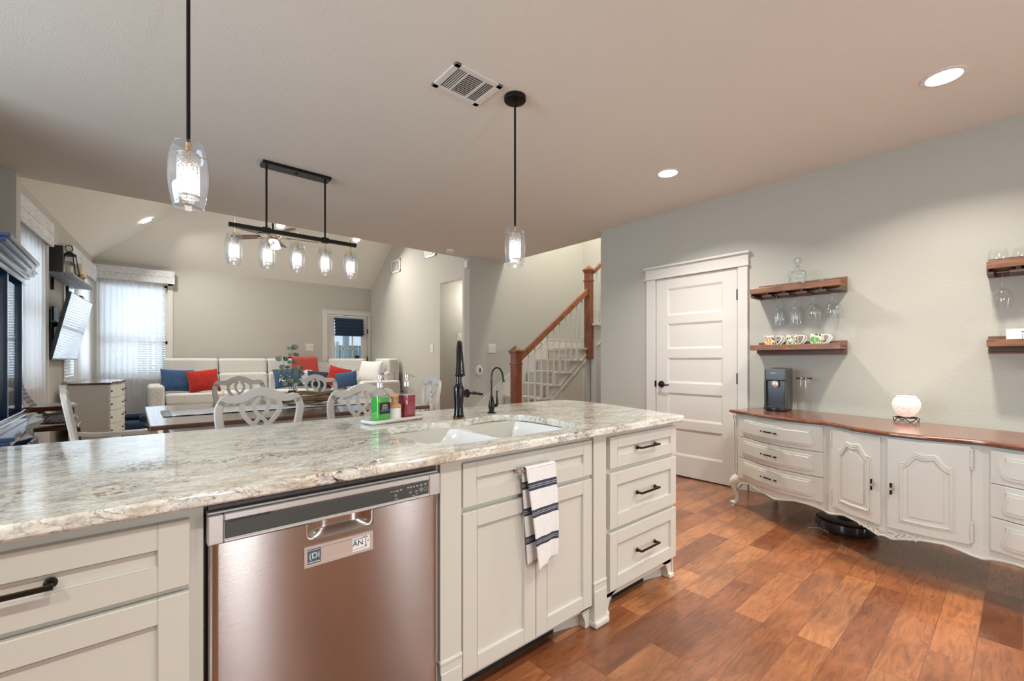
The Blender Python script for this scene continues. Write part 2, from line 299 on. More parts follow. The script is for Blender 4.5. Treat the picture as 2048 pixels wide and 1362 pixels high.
# ------------------------------------------------------------------ mesh helpers
class MB:
    def __init__(self, T=None): self.bm = bmesh.new(); self.T = T or (lambda u, v, w: (u, v, w))
    def V(self, p): return self.bm.verts.new(self.T(*p))
    def face(self, pts):
        try: return self.bm.faces.new([self.V(p) for p in pts])
        except ValueError: return None
    def hull(self, lo, hi):
        """two matching rings of points joined into a closed solid"""
        a = [self.V(p) for p in lo]; b = [self.V(p) for p in hi]; n = len(a)
        fs = [self.bm.faces.new(a[::-1]), self.bm.faces.new(b)]
        for i in range(n): fs.append(self.bm.faces.new((a[i], a[(i+1) % n], b[(i+1) % n], b[i])))
        return fs
    def box(self, x0, y0, z0, x1, y1, z1, bev=0, seg=2):
        fs = self.hull([(x0, y0, z0), (x1, y0, z0), (x1, y1, z0), (x0, y1, z0)], [(x0, y0, z1), (x1, y0, z1), (x1, y1, z1), (x0, y1, z1)])
        if bev:
            es = list({e for f in fs for e in f.edges})
            bmesh.ops.bevel(self.bm, geom=es, offset=bev, segments=seg, affect='EDGES', profile=.5)
        return self
    def prism(self, pts, lo, hi, axis=2, bev=0, seg=2):
        def q(p, t): return (p[0], p[1], t) if axis == 2 else ((p[0], t, p[1]) if axis == 1 else (t, p[0], p[1]))
        fs = self.hull([q(p, lo) for p in pts], [q(p, hi) for p in pts])
        if bev:
            es = list({e for f in fs[:2] for e in f.edges})
            bmesh.ops.bevel(self.bm, geom=es, offset=bev, segments=seg, affect='EDGES', profile=.5)
        return self
    def tube(self, path, r, seg=10, closed=False, cap=True):
        P = [Vector(p) for p in path]; n = len(P); R = r if isinstance(r, (list, tuple)) else [r]*n
        up = None; rings = []
        for i in range(n):
            if closed: t = P[(i+1) % n]-P[i-1]
            else: t = P[min(i+1, n-1)]-P[max(i-1, 0)]
            t.normalize()
            if up is None:
                up = Vector((0, 0, 1)) if abs(t.z) < .9 else Vector((1, 0, 0))
            up = (up-t*up.dot(t)); up.normalize(); s = t.cross(up)
            rings.append([self.V(tuple(P[i]+(up*math.cos(a)+s*math.sin(a))*R[i])) for a in [2*PI*k/seg for k in range(seg)]])
        for i in range(n if closed else n-1):
            A, B = rings[i], rings[(i+1) % n]
            for k in range(seg): self.bm.faces.new((A[k], A[(k+1) % seg], B[(k+1) % seg], B[k]))
        if cap and not closed: self.bm.faces.new(rings[0][::-1]); self.bm.faces.new(rings[-1])
        return self
    def lathe(self, prof, c=(0, 0, 0), seg=24, axis=2, sx=1, sy=1):
        rings = []
        def q(r, h, a):
            x, y = r*math.cos(a)*sx, r*math.sin(a)*sy
            return (c[0]+x, c[1]+y, c[2]+h) if axis == 2 else ((c[0]+x, c[1]+h, c[2]+y) if axis == 1 else (c[0]+h, c[1]+x, c[2]+y))
        for r, h in prof:
            if r < 1e-6: rings.append([self.V(q(0, h, 0))])
            else: rings.append([self.V(q(r, h, 2*PI*k/seg)) for k in range(seg)])
        for A, B in zip(rings, rings[1:]):
            for k in range(seg):
                k2 = (k+1) % seg
                if len(A) == 1 and len(B) == 1: continue
                if len(A) == 1: self.bm.faces.new((A[0], B[k2], B[k]))
                elif len(B) == 1: self.bm.faces.new((A[k], A[k2], B[0]))
                else: self.bm.faces.new((A[k], A[k2], B[k2], B[k]))
        return self
    def grid(self, f, nu, nv, thick=0):
        G = [[Vector(f(i/nu, j/nv)) for j in range(nv+1)] for i in range(nu+1)]
        vs = [[self.V(tuple(p)) for p in row] for row in G]
        for i in range(nu):
            for j in range(nv): self.bm.faces.new((vs[i][j], vs[i+1][j], vs[i+1][j+1], vs[i][j+1]))
        return self
    def ribbon(self, pts, width, w0, w1, closed=False):
        """bar of rectangular section following a line in the u,v plane; w is its depth"""
        n = len(pts); wd = width if isinstance(width, (list, tuple)) else [width]*n
        L, R = [], []
        for i in range(n):
            a = pts[i-1] if (closed or i > 0) else pts[0]; b = pts[(i+1) % n] if (closed or i < n-1) else pts[-1]
            tx, ty = b[0]-a[0], b[1]-a[1]; q = math.hypot(tx, ty) or 1; nx, ny = -ty/q, tx/q
            L.append((pts[i][0]+nx*wd[i]/2, pts[i][1]+ny*wd[i]/2)); R.append((pts[i][0]-nx*wd[i]/2, pts[i][1]-ny*wd[i]/2))
        ring = [[self.V((L[i][0], L[i][1], w0)), self.V((R[i][0], R[i][1], w0)), self.V((R[i][0], R[i][1], w1)), self.V((L[i][0], L[i][1], w1))] for i in range(n)]
        for i in range(n if closed else n-1):
            A, B = ring[i], ring[(i+1) % n]
            for k in range(4): self.bm.faces.new((A[k], A[(k+1) % 4], B[(k+1) % 4], B[k]))
        if not closed: self.bm.faces.new(ring[0][::-1]); self.bm.faces.new(ring[-1])
        return self
    def panel(self, u0, v0, u1, v1, th, holes, rec=.008, bw=.012, w=0, bev=0):
        """slab front (w..w+th) with a column of recessed rectangles; bw = width of the sloped moulding"""
        us, ue = holes[0][0], holes[0][2]
        self.box(u0, v0, w, us, v1, w+th); self.box(ue, v0, w, u1, v1, w+th)
        z = v0
        for h in sorted(holes, key=lambda h: h[1]):
            self.box(us, z, w, ue, h[1], w+th); z = h[3]
            a = [(h[0], h[1]), (h[2], h[1]), (h[2], h[3]), (h[0], h[3])]
            b = [(h[0]+bw, h[1]+bw), (h[2]-bw, h[1]+bw), (h[2]-bw, h[3]-bw), (h[0]+bw, h[3]-bw)]
            for i in range(4):
                j = (i+1) % 4
                self.face([(*a[i], w+th), (*a[j], w+th), (*b[j], w+th-rec), (*b[i], w+th-rec)])
            self.box(h[0]+bw*.5, h[1]+bw*.5, w, h[2]-bw*.5, h[3]-bw*.5, w+th-rec)
        self.box(us, z, w, ue, v1, w+th)
        return self
    def build(self, name, mat, parent=None, smooth=None, loc=None, sub=0, recalc=True):
        if recalc: bmesh.ops.recalc_face_normals(self.bm, faces=self.bm.faces)
        me = bpy.data.meshes.new(name); self.bm.to_mesh(me); self.bm.free()
        me.materials.append(mat); o = bpy.data.objects.new(name, me); C.objects.link(o)
        if parent: o.parent = parent
        if loc: o.location = loc
        if smooth is not None:
            for p in me.polygons: p.use_smooth = True
            if smooth < 180:
                wn = o.modifiers.new('wn', 'WEIGHTED_NORMAL'); wn.keep_sharp = True; wn.weight = 90
                try: me.set_sharp_from_angle(angle=math.radians(smooth))
                except Exception: pass
        if sub: md = o.modifiers.new('s', 'SUBSURF'); md.levels = sub; md.render_levels = sub
        return o
def thing(name, label, cat, loc=(0, 0, 0), rz=0, group=None):
    o = bpy.data.objects.new(name, None); C.objects.link(o); o.location = loc; o.rotation_euler = (0, 0, rz); o.empty_display_size = .1
    return tag(o, label, cat, group)
def tag(o, label, cat, group=None):
    o['label'] = label; o['category'] = cat
    if group: o['group'] = group
    return o
def struct(o): o['kind'] = 'structure'; return o
def sempty(name, loc=(0, 0, 0)):
    o = bpy.data.objects.new(name, None); C.objects.link(o); o.location = loc; o['kind'] = 'structure'; return o
def dup(root, loc, rz=None, label=None, scale=None):
    r = root.copy(); C.objects.link(r); r.location = loc
    if rz is not None: r.rotation_euler = (0, 0, rz)
    if label: r['label'] = label
    if scale: r.scale = scale
    def kids(a, b):
        for ch in list(a.children):
            c = ch.copy(); C.objects.link(c); c.parent = b; kids(ch, c)
    kids(root, r); return r
def text(s, size, mat, parent, loc, rot, name='lettering', ext=.0004, shear=0, align='CENTER', sx=1):
    cu = bpy.data.curves.new(name, 'FONT'); cu.body = s; cu.size = size; cu.extrude = ext; cu.align_x = align; cu.align_y = 'CENTER'; cu.shear = shear
    t = bpy.data.objects.new(name, cu); C.objects.link(t); bpy.context.view_layer.update()
    me = bpy.data.meshes.new_from_object(t); bpy.data.objects.remove(t); bpy.data.curves.remove(cu)
    me.materials.clear(); me.materials.append(mat)
    o = bpy.data.objects.new(name, me); C.objects.link(o); o.parent = parent; o.location = loc; o.rotation_euler = rot; o.scale = (sx, 1, 1)
    return o
def arc(cx, cy, r, a0, a1, n, rx=None):
    rx = rx or r
    return [(cx+rx*math.cos(math.radians(a0+(a1-a0)*i/n)), cy+r*math.sin(math.radians(a0+(a1-a0)*i/n))) for i in range(n+1)]
def spline(pts, n=6, closed=False):
    out = []; N = len(pts); P = [Vector(p) for p in pts]
    for i in range(N if closed else N-1):
        p0 = P[(i-1) % N] if closed or i > 0 else P[0]; p1 = P[i]; p2 = P[(i+1) % N]; p3 = P[(i+2) % N] if closed or i < N-2 else P[-1]
        for k in range(n):
            t = k/n
            out.append(tuple(.5*((2*p1)+(p2-p0)*t+(2*p0-5*p1+4*p2-p3)*t*t+(3*p1-p0-3*p2+p3)*t**3)))
    if not closed: out.append(tuple(P[-1]))
    return out
def walls(mb, u0, u1, v0, v1, w0, w1, holes=()):
    us = sorted({u0, u1, *[h[0] for h in holes], *[h[2] for h in holes]}); vs = sorted({v0, v1, *[h[1] for h in holes], *[h[3] for h in holes]})
    for a, b in zip(us, us[1:]):
        run = None
        for c, d in zip(vs, vs[1:]):
            mu, mv = (a+b)/2, (c+d)/2; solid = not any(h[0] < mu < h[2] and h[1] < mv < h[3] for h in holes)
            if solid: run = (run[0], d) if run else (c, d)
            if (not solid or d == v1) and run: mb.box(a, run[0], w0, b, run[1], w1); run = None
    return mb

# ------------------------------------------------------------------ the room
ZC = 2.72; XR = 4.22; YB = 10.8; XG = 4.564; YS = 5.36
EA = Vector((.0797, .9968)); EN = Vector((.9968, -.0797)); LO = Vector((-.957, 5.5))
def TL(u, v, w): p = LO+EA*u+EN*w; return (p.x, p.y, v)          # left living room wall: u along, v up, w into the room
def TB(u, v, w): return (u, YB-w, v)                                # back wall
def TR(u, v, w): return (XR-w, u, v)                                # right wall
def TG(u, v, w): return (XG-w, u, v)                                # gable wall
struct(MB().box(-3.2, -2.95, -.1, 8, 10.95, 0).build('floor', FLOOR))
struct(MB().prism([(-3.12, -2.92), (4.34, -2.92), (4.34, 3.285), (4.45, 3.285), (4.45, 5.5), (-3.12, 5.5)], ZC, ZC+.1).build('ceiling', CEIL))
struct(walls(MB(TR), -2.92, 3.285, 0, ZC, -.12, 0).build('wall_right', WALL))
struct(walls(MB(TB), -1.1, 4.7, 0, 3.0, -.15, 0, [(-.47, .85, .50, 2.62), (3.47, 0, 4.49, 2.28)]).build('wall_back', WALLF))
struct(walls(MB(TL), 0, 5.45, 0, 3.0, -.15, 0, [(.55, .9, 1.65, 2.46), (3.0, .9, 4.35, 2.46)]).build('wall_left', WALLF))
struct(MB().box(-1.25, 5.32, 0, -.72, 5.5, ZC).build('wall_dining_end', WALLF))
struct(MB().box(-1.25, 3.7, 0, -1.1, 5.32, ZC).build('wall_dining_left', WALLF))
struct(MB().box(-3.12, 3.7, 0, -1.25, 3.82, ZC).build('wall_nook', WALLF))
struct(walls(MB(lambda u, v, w: (-3.0-w, u, v)), -2.92, 3.7, 0, ZC, 0, .12, [(.6, .8, 3.2, 2.4)]).build('wall_kitchen_left', WALLF))
struct(walls(MB(lambda u, v, w: (u, -2.8-w, v)), -3.12, 4.34, 0, ZC, 0, .12, [(.58, .2, .76, 2.3), (2.71, .2, 2.89, 2.3)]).build('wall_near', WALLF))
struct(MB().box(-1.25, 5.42, ZC+.1, 4.564, 5.5, 3.3).build('wall_header', WALLF))
struct(walls(MB(TG), 5.5, 10.95, 0, 2.98, -.12, 0, [(6.70, 0, 7.475, 2.69)]).build('wall_gable', WALLF))
struct(MB().prism([(5.5, 2.98), (10.8, 2.98), (8.15, 4.83)], XG, XG+.12, axis=0).build('wall_gable_upper', WALLF))
struct(MB().box(3.78, YS, 0, 6.46, 5.5, ZC).build('wall_stair_back', WALLF))
struct(MB().box(4.45, YS, ZC, 6.46, 5.5, 5.4).build('wall_stair_back_upper', WALLF))
struct(MB().box(6.34, 3.165, 0, 6.46, YS, 5.4).build('wall_stair_right', WALLF))
struct(MB().box(4.34, 3.165, 0, 6.34, 3.285, 5.4).build('wall_stair_near', WALLF))
struct(MB().box(4.38, 3.285, ZC+.1, 4.45, YS, 5.4).build('wall_stair_left_upper', WALLF))
struct(MB().box(4.3, 3.165, 5.4, 6.46, 5.5, 5.5).build('ceiling', CEIL))
struct(MB().box(XG+.12, 7.475, 0, 6.2, 7.6, ZC).build('wall_hall_back', WALLF))
struct(MB().box(XG+.12, 6.58, 0, 6.2, 6.70, ZC).build('wall_hall_front', WALLF))
struct(MB().box(6.2, 6.58, 0, 6.3, 7.6, ZC).build('wall_hall_end', WALLF))
struct(MB().box(XG+.12, 6.70, 2.69, 6.2, 7.475, 2.72).build('ceiling', CEIL))
v = MB(); AP = (1.905, 8.15, 4.81); q0 = TL(0, 2.98, 0); q1 = (-.533, 10.8, 2.98)
v.face([q1, AP, q0]); v.face([q1, (4.57, 10.8, 2.98), (4.57, 8.15, 4.81), AP]); v.face([(-.957, 5.5, 2.98), AP, (4.57, 8.15, 4.81), (4.57, 5.5, 2.98)])
v.face([(-1.2, 5.5, 2.98), (-.957, 5.5, 2.98), q1, (-1.2, 10.8, 2.98)])
struct(v.build('ceiling', CEIL, recalc=False))
struct(MB(TB).box(.0, 0, 0, 3.36, .14, .016, .003).build('baseboard_back', TRIM))
struct(MB(TL).box(0, 0, 0, 5.28, .14, .016, .003).build('baseboard_left', TRIM))
struct(MB(TR).box(-2.8, 0, 0, 1.615, .13, .014, .003).build('baseboard_right', TRIM))
struct(MB(TR).box(2.68, 0, 0, 3.285, .13, .014, .003).build('baseboard_right', TRIM))
struct(MB(TG).box(7.475, 0, 0, 10.78, .14, .016, .003).build('baseboard_gable', TRIM))
struct(MB().box(3.765, YS+.02, 0, 3.78, 5.48, .14).build('baseboard_stair', TRIM))
# outdoors
struct(MB().box(-14, -12, -.4, 14, 24, -.3).build('ground', M('lawn', (.10, .16, .06), .9)))
fz = thing('privacy_fence', 'pale grey-blue board fence standing out beyond the glass back door', 'fence', (0, 15.5, -.3))
f = MB()
for i in range(60): f.box(-4.5+i*.2, 0, 0, -4.32+i*.2, .02, 2.0)
f.build('boards', M('fence_paint', (.30, .42, .47), .8), fz)
MB().box(-4.5, .02, .4, 7.4, .06, .5).build('rail', M('fence_rail', (.26, .36, .40), .8), fz); 
pt = tag(MB().box(-.06, -.06, 0, .06, .06, 3.2, .004).build('patio_post', M('post_paint', (.55, .68, .74), .6), loc=(4.6, 12.6, -.3)), 'pale blue patio post seen through the panes of the back door', 'post')
pc = thing('patio_chair', 'white slatted patio chair seen through the upper panes of the back door', 'chair', (4.15, 12.6, -.3))
WP = M('patio_white', (.85, .88, .9), .5)
b_ = MB()
for i in range(5): b_.box(-.22+i*.1, 0, .5, -.16+i*.1, .03, 2.0)
b_.build('backrest', WP, pc); MB().box(-.25, -.5, .45, .3, .03, .52).build('seat', WP, pc)
for x in (-.23, .26):
    for y in (-.46, 0): MB().box(x-.03, y-.03, 0, x+.03, y+.03, .5).build('leg', WP, pc)

# ------------------------------------------------------------------ windows
def window(name, T, u0, v0, u1, v1, blinds=True, casing=True, mid=None):
    r = sempty(name)
    f = MB(T); t = min(.045, (u1-u0)*.16)
    for a in ((u0, v0, u0+t, v1), (u1-t, v0, u1, v1), (u0, v0, u1, v0+t), (u0, v1-t, u1, v1)): f.box(a[0], a[1], -.11, a[2], a[3], -.05)
    m = mid or (v0+v1)/2; f.box(u0, m-.03, -.11, u1, m+.03, -.05)
    f.build('window_frame', TRIM, r)
    MB(T).box(u0+t, v0+t, -.084, u1-t, v1-t, -.080).build('pane', PANE, r)
    if casing:
        c = MB(T)
        for a in ((u0-.08, v0-.02, u0, v1+.08), (u1, v0-.02, u1+.08, v1+.08), (u0-.08, v1, u1+.08, v1+.09)): c.box(a[0], a[1], 0, a[2], a[3], .018, .002)
        c.box(u0-.11, v0-.03, 0, u1+.11, v0, .05, .003); c.box(u0-.08, v0-.12, 0, u1+.08, v0-.03, .016)
        c.build('window_casing', TRIM, r)
    if blinds:
        b = MB(T); n = int((v1-v0-.1)/.044)
        for i in range(n):
            z = v0+.06+i*.044
            b.hull([(u0+.03, z, -.045), (u1-.03, z, -.045), (u1-.03, z+.026, -.006), (u0+.03, z+.026, -.006)], [(u0+.03, z+.0022, -.046), (u1-.03, z+.0022, -.046), (u1-.03, z+.0282, -.007), (u0+.03, z+.0282, -.007)])
        b.build('blind_slats', BLIND, r)
        MB(T).box(u0+.02, v1-.09, -.05, u1-.02, v1-.045, -.004).build('blind_headrail', WHITEPL, r)
    return r
window('window_1', TB, -.47, .85, .50, 2.62, mid=1.52)
window('window_2', TL, .55, .9, 1.65, 2.46)
window('window_3', TL, 3.0, .9, 4.35, 2.46)
window('window_4', lambda u, v, w: (-3.0+w, u, v), .6, .8, 3.2, 2.4, blinds=False, casing=False)
window('streak_window_left', lambda u, v, w: (u, -2.8+w, v), .58, .2, .76, 2.3, blinds=False, casing=False)  # unseen slit added and narrowed for the left dishwasher streak
window('streak_window_right', lambda u, v, w: (u, -2.8+w, v), 2.71, .2, 2.89, 2.3, blinds=False, casing=False)  # likewise added, gives the right dishwasher streak

def valance(T, u0, u1, v0, v1, d, label):
    r = thing('window_valance', label, 'valance'); b = MB(T)
    n = 2
    for i in range(n): b.box(u0, v0+(v1-v0)*i/n, d-.02, u1, v0+(v1-v0)*(i+1)/n-.003, d, .002)
    b.box(u0, v1-.02, 0.001, u1, v1, d-.02); b.build('face_boards', GREYW, r)
    MB(T).box(u0, v0, .001, u0+.02, v1-.02, d-.02).build('end_board', GREYW, r)
    MB(T).box(u1-.02, v0, .001, u1, v1-.02, d-.02).build('end_board', GREYW, r)
valance(TL, .32, 1.75, 2.475, 2.73, .13, 'whitewashed wooden valance board over the window nearest the dark china cabinet')
valance(TL, 2.75, 4.55, 2.49, 2.72, .13, 'whitewashed wooden valance board on the left wall behind the pillar candles')
valance(TB, -.53, .60, 2.64, 2.885, .15, 'whitewashed wooden valance board across the back wall window')

def curtain(T, u0, u1, v0, v1, w, folds, mat, label, amp=.022, flare=0):
    def f(s, t):
        u = u0+(u1-u0)*s; a = amp*(.45+.55*(1-t)); ph = s*folds*2*PI
        u += .25*(u1-u0)/folds*math.sin(ph*1.0+2)*.25+flare*(1-t)*(s-.5)
        return (u, v0+(v1-v0)*t, w+a*math.sin(ph+.5*math.sin(3*s+t*1.5))+.3*a*math.sin(2.3*ph+4*t))
    m = MB(T).grid(f, int(folds*10), 14).build('curtain', mat, smooth=180, recalc=False)
    return tag(m, label, 'curtain', None)
curtain(TL, .58, 1.86, .03, 2.60, .068, 9, SHEER, 'long white sheer curtain hanging beside the dark china cabinet')
curtain(TL, 3.24, 4.50, .03, 2.62, .068, 11, SHEER, 'long white sheer curtain on the left wall between the television and the corner')
curtain(TB, -.50, .06, .03, 2.70, .07, 7, SHEER, 'left panel of the white sheer curtains on the back window')
curtain(TB, .04, .42, .03, 2.70, .085, 4, SHEERT, 'right panel of the white sheer curtains on the back window, blinds showing through', flare=-.05)

# ------------------------------------------------------------------ door 1 (pantry) and door 2 (back door)
d1 = sempty('door_1')
c = MB(TR)
c.box(1.622, 0, 0, 1.708, 2.045, .028, .002); c.box(2.547, 0, 0, 2.655, 2.045, .028, .002)
c.box(1.615, 2.045, 0, 2.662, 2.145, .032, .002); c.box(1.600, 2.145, 0, 2.677, 2.168, .055, .004); c.box(1.608, 2.034, 0, 2.669, 2.047, .040, .003)
c.build('door_casing', TRIM, d1)
TD = lambda u, v, w: (XR-w, u, v)
slab = MB(TD).panel(1.716, .012, 2.539, 2.030, .014, [(1.846, a, 2.415, b) for a, b in ((.215, .486), (.57, .846), (.945, 1.206), (1.295, 1.558), (1.641, 1.922))], rec=.010, bw=.022).build('door_panel', TRIM, d1)
MB(TD).box(1.716, .001, 0, 2.539, .012, .008).build('threshold_gap', BLACKPL, d1)
for z in (.27, 1.01, 1.782): MB(TD).box(1.706, z-.05, .003, 1.717, z+.05, .030, .001).build('hinge', BLACK, d1)
h = MB(); h.lathe([(0, 0), (.033, 0), (.035, -.008), (.03, -.014), (.014, -.018), (.013, -.05), (0, -.052)], (XR-.014, 2.478, .93), 20, axis=0)
h.tube([(XR-.055, 2.478, .93), (XR-.062, 2.45, .932), (XR-.062, 2.41, .922), (XR-.058, 2.375, .928)], [.010, .0095, .008, .006], 8)
h.build('door_handle', BLACK, d1, smooth=40)
MB(TD).box(2.543, .90, .001, 2.552, .965, .030).build('strike_plate', BLACK, d1)

d2 = sempty('door_2')
c = MB(TB); c.box(3.384, 0, 0, 3.49, 2.28, .025, .002); c.box(4.475, 0, 0, 4.555, 2.28, .025, .002); c.box(3.37, 2.28, 0, 4.56, 2.375, .03, .003); c.box(3.36, 2.375, 0, 4.56, 2.395, .045, .003)
c.build('door_casing', TRIM, d2)
f = MB(TB); a0, a1, g0, g1 = 3.50, 4.465, 3.665, 4.33
f.box(a0, .02, -.06, g0, 2.257, -.015); f.box(g1, .02, -.06, a1, 2.257, -.015); f.box(g0, 2.16, -.06, g1, 2.257, -.015); f.box(g0, .02, -.06, g1, .42, -.015)
for i in (1, 2): x = g0+(g1-g0)*i/3; f.box(x-.012, .42, -.05, x+.012, 2.16, -.022)
for i in range(1, 5): z = 2.16-i*.348; f.box(g0, z-.012, -.05, g1, z+.012, -.022)
f.build('door_leaf', TRIM, d2); MB(TB).box(g0, .42, -.038, g1, 2.16, -.035).build('pane', PANE, d2)
for z in (1.9, 1.22, .3): MB(TB).box(4.466, z-.06, -.014, 4.478, z+.06, .028).build('hinge', BLACK, d2)
MB(TB).lathe([(0, 0), (.03, 0), (.03, .01), (.012, .015), (.012, .04), (.028, .05), (.028, .075), (0, .085)], (3.585, 1.19, -.015), 16, axis=2).build('door_knob', BLACK, d2, smooth=40)
o = tag(MB(TB).prism([(4.17, 1.30), (4.28, 1.30), (4.28, 1.24), (4.225, 1.17), (4.17, 1.24)], .030-.06, .034-.06).build('security_sticker', M('sticker_dark', (.05, .015, .02), .4)), 'small dark shield-shaped sticker on the glass of the back door', 'sticker')
rs = thing('roman_shade', 'dark navy roman shade pulled up on the glass back door', 'shade')
def rsf(s, t):
    z = 1.80+.385*t
    w = .012+(.055*(1-t)**.5 if t < .75 else .02)*(.55+.45*abs(math.sin(t*PI*5)))+.01
    return (3.655+.70*s+.006*math.sin(t*30), z, w)
m = MB(TB).grid(rsf, 4, 50); m.build('folded_fabric', NAVYF, rs, smooth=60)
MB(TB).box(3.665, 1.77, .004, 4.345, 1.82, .022, .004).build('bottom_hem', BLUEF, rs)
MB(TB).box(3.65, 2.175, -.014, 4.36, 2.20, .03).build('head_rail', NAVYF, rs)

# ------------------------------------------------------------------ staircase
st = thing('staircase', 'carpeted staircase with white stringer, balusters and cherry wood newel posts', 'staircase')
NX = [3.97, 4.206, 4.441, 4.699, 4.922, 5.155, 5.42]; NZ = [.205, .415, .625, .815, 1.0, 1.19, 1.38]; Y0 = 4.62; Y1 = YS-.02
for i in range(7):
    x1 = NX[i+1] if i < 6 else 6.33; zb = NZ[i-1] if i else 0
    s_ = MB(); s_.box(NX[i]+.02, Y0, max(0, zb-.03), x1+.05 if i < 6 else x1, Y1, NZ[i]-.025)
    s_.box(NX[i]-.01, Y0-.03, NZ[i]-.028, x1+.03 if i < 6 else x1, Y1, NZ[i]-.002, .004); s_.box(NX[i]+.012, Y0-.015, NZ[i]-.045, x1+.02 if i < 6 else x1, Y0, NZ[i]-.028)
    r_ = s_.build('step', TRIM, st)
    cm = MB(); cm.box(NX[i]-.035, Y0+.12, NZ[i]-.04, (x1+.01) if i < 6 else x1, Y1-.015, NZ[i]+.012, .012); cm.box(NX[i]-.004, Y0+.12, zb, NX[i]+.022, Y1-.015, NZ[i]-.03)
    cm.build('carpet', CARPET, r_)
sd = MB(); sd.prism([(4.0, 0), (6.33, 0), (6.33, 1.35), (5.58, 1.35), (5.42, 1.35), (5.42, 1.16), (5.155, 1.16), (5.155, .97), (4.922, .97), (4.922, .79), (4.699, .79), (4.699, .6), (4.441, .6), (4.441, .39), (4.206, .39), (4.206, .18), (4.0, .18)], Y0+.002, Y0+.03, axis=1)
sd.build('stringer_panel', TRIM, st)
mo = MB(lambda u, v, w: (u, Y0-w, v))
for off in (.27, .36): mo.ribbon([(4.35, .625-off), (5.56, 1.55-off)], .028, -.002, .014)
mo.ribbon([(5.50, .1), (5.50, 1.05)], .03, -.002, .012); mo.ribbon([(4.95, .1), (4.95, .68)], .03, -.002, .012)
mo.build('panel_moulding', TRIM, st)
up = MB(); up.box(5.66, 4.50, 0, 6.33, Y0-.02, 1.74); up.box(5.62, 4.46, 1.74, 6.33, Y0+.02, 1.775, .004); up.box(5.64, 4.48, 1.71, 6.33, 4.50, 1.74)
up.build('upper_knee_wall', TRIM, st)
mo = MB(lambda u, v, w: (u, 4.50-w, v)); mo.ribbon([(5.68, 1.42), (6.3, 1.80)], .03, 0, .012); mo.ribbon([(5.82, .1), (5.82, 1.2), (6.3, 1.5)], .03, 0, .012); mo.build('upper_panel_moulding', TRIM, st)
def newel(x, y, z0, z1, zc, s):
    n_ = MB(); n_.box(x-s, y-s, z0, x+s, y+s, z1-.10, .004)
    n_.box(x-s*1.18, y-s*1.18, zc-.014, x+s*1.18, y+s*1.18, zc+.014, .004)
    n_.box(x-s*1.15, y-s*1.15, z1-.125, x+s*1.15, y+s*1.15, z1-.10, .004); n_.box(x-s*1.4, y-s*1.4, z1-.10, x+s*1.4, y+s*1.4, z1-.065, .006)
    n_.hull([(x-s*1.15, y-s*1.15, z1-.065), (x+s*1.15, y-s*1.15, z1-.065), (x+s*1.15, y+s*1.15, z1-.065), (x-s*1.15, y+s*1.15, z1-.065)], [(x-.006, y-.006, z1), (x+.006, y-.006, z1), (x+.006, y+.006, z1), (x-.006, y+.006, z1)])
    n_.build('newel_post', NEWELW, st)
newel(4.03, 4.6, 0, 1.385, 1.13, .056); newel(5.60, 4.6, 1.20, 2.72, 2.47, .053)
rl = MB(lambda u, v, w: (u, 4.6-w, v))
rl.ribbon([(4.08, 1.185), (5.56, 2.285)], .055, -.032, .032); rl.ribbon([(4.08, 1.225), (5.56, 2.325)], .03, -.022, .022)
rl.build('handrail', RAILW, st)
rl = MB(lambda u, v, w: (u, 4.56-w, v)); rl.ribbon([(5.64, 2.60), (6.33, 3.12)], .055, -.03, .03); rl.build('handrail', NEWELW, st)
def baluster(x, y, z0, z1):
    b_ = MB(); b_.box(x-.017, y-.017, z0, x+.017, y+.017, z0+.17, .002)
    h_ = z1-z0-.17
    b_.lathe([(.016, 0), (.018, .012), (.011, .022), (.016, .035), (.016, .045), (.013, .09), (.009, h_)], (x, y, z0+.17), 10)
    b_.build('baluster', TRIM, st, smooth=40)
for x in (4.141, 4.264, 4.391, 4.522, 4.653, 4.784, 4.912, 5.044, 5.172, 5.304, 5.435):
    z0 = max([z for nx, z in zip(NX, NZ) if nx-.02 <= x])
    baluster(x, 4.60, z0-.004, 1.185+.743*(x-4.08)-.02)
for x in (5.76, 5.88, 6.0, 6.12): baluster(x, 4.56, 1.775, 2.60+.75*(x-5.64))
sk = MB(lambda u, v, w: (u, YS-w, v)); sk.prism([(3.80, .0), (3.80, .42), (5.37, 1.53), (6.33, 1.53), (6.33, 1.39), (5.4, 1.39), (5.4, 0)], 0.0005, .016, axis=2)
sk.ribbon([(3.80, .425), (5.37, 1.535), (6.33, 1.535)], .02, 0, .024)
sk.build('wall_skirt', TRIM, st)

# ------------------------------------------------------------------ wall fittings
def plate(T, u, v, w_, h_, n, label, cat='light switch', rocker=True):
    r = thing('light_switch' if cat == 'light switch' else 'wall_outlet', label, cat); MB(T).box(u-w_/2, v-h_/2, .0005, u+w_/2, v+h_/2, .007, .002).build('cover_plate', WHITEPL, r)
    for i in range(n):
        x = u-w_/2+w_*(i+.5)/n; MB(T).box(x-.017, v-h_*.28, .007, x+.017, v+h_*.28, .010, .001).build('rocker', TRIM, r)
plate(TB, 3.094, 1.48, .17, .16, 3, 'white triple light switch on the back wall left of the glass door')
plate(TG, 7.78, 1.417, .10, .16, 1, 'white light switch on the living room wall left of the hall opening')
plate(lambda u, v, w: (u, 7.475-w, v), 5.02, 1.64, .10, .17, 1, 'white light switch inside the hall opening')
plate(lambda u, v, w: (u, YS-w, v), 4.20, 1.362, .14, .14, 2, 'white double light switch on the wall left of the staircase')
th = thing('thermostat', 'round white wall sensor with a dark slot left of the staircase', 'thermostat')
MB(lambda u, v, w: (u, YS-w, v)).lathe([(0, 0), (.075, 0), (.078, .01), (.07, .022), (0, .026)], (3.95, 1.03, .0005), 28, sx=.85).build('cover', WHITEPL, th, smooth=40)
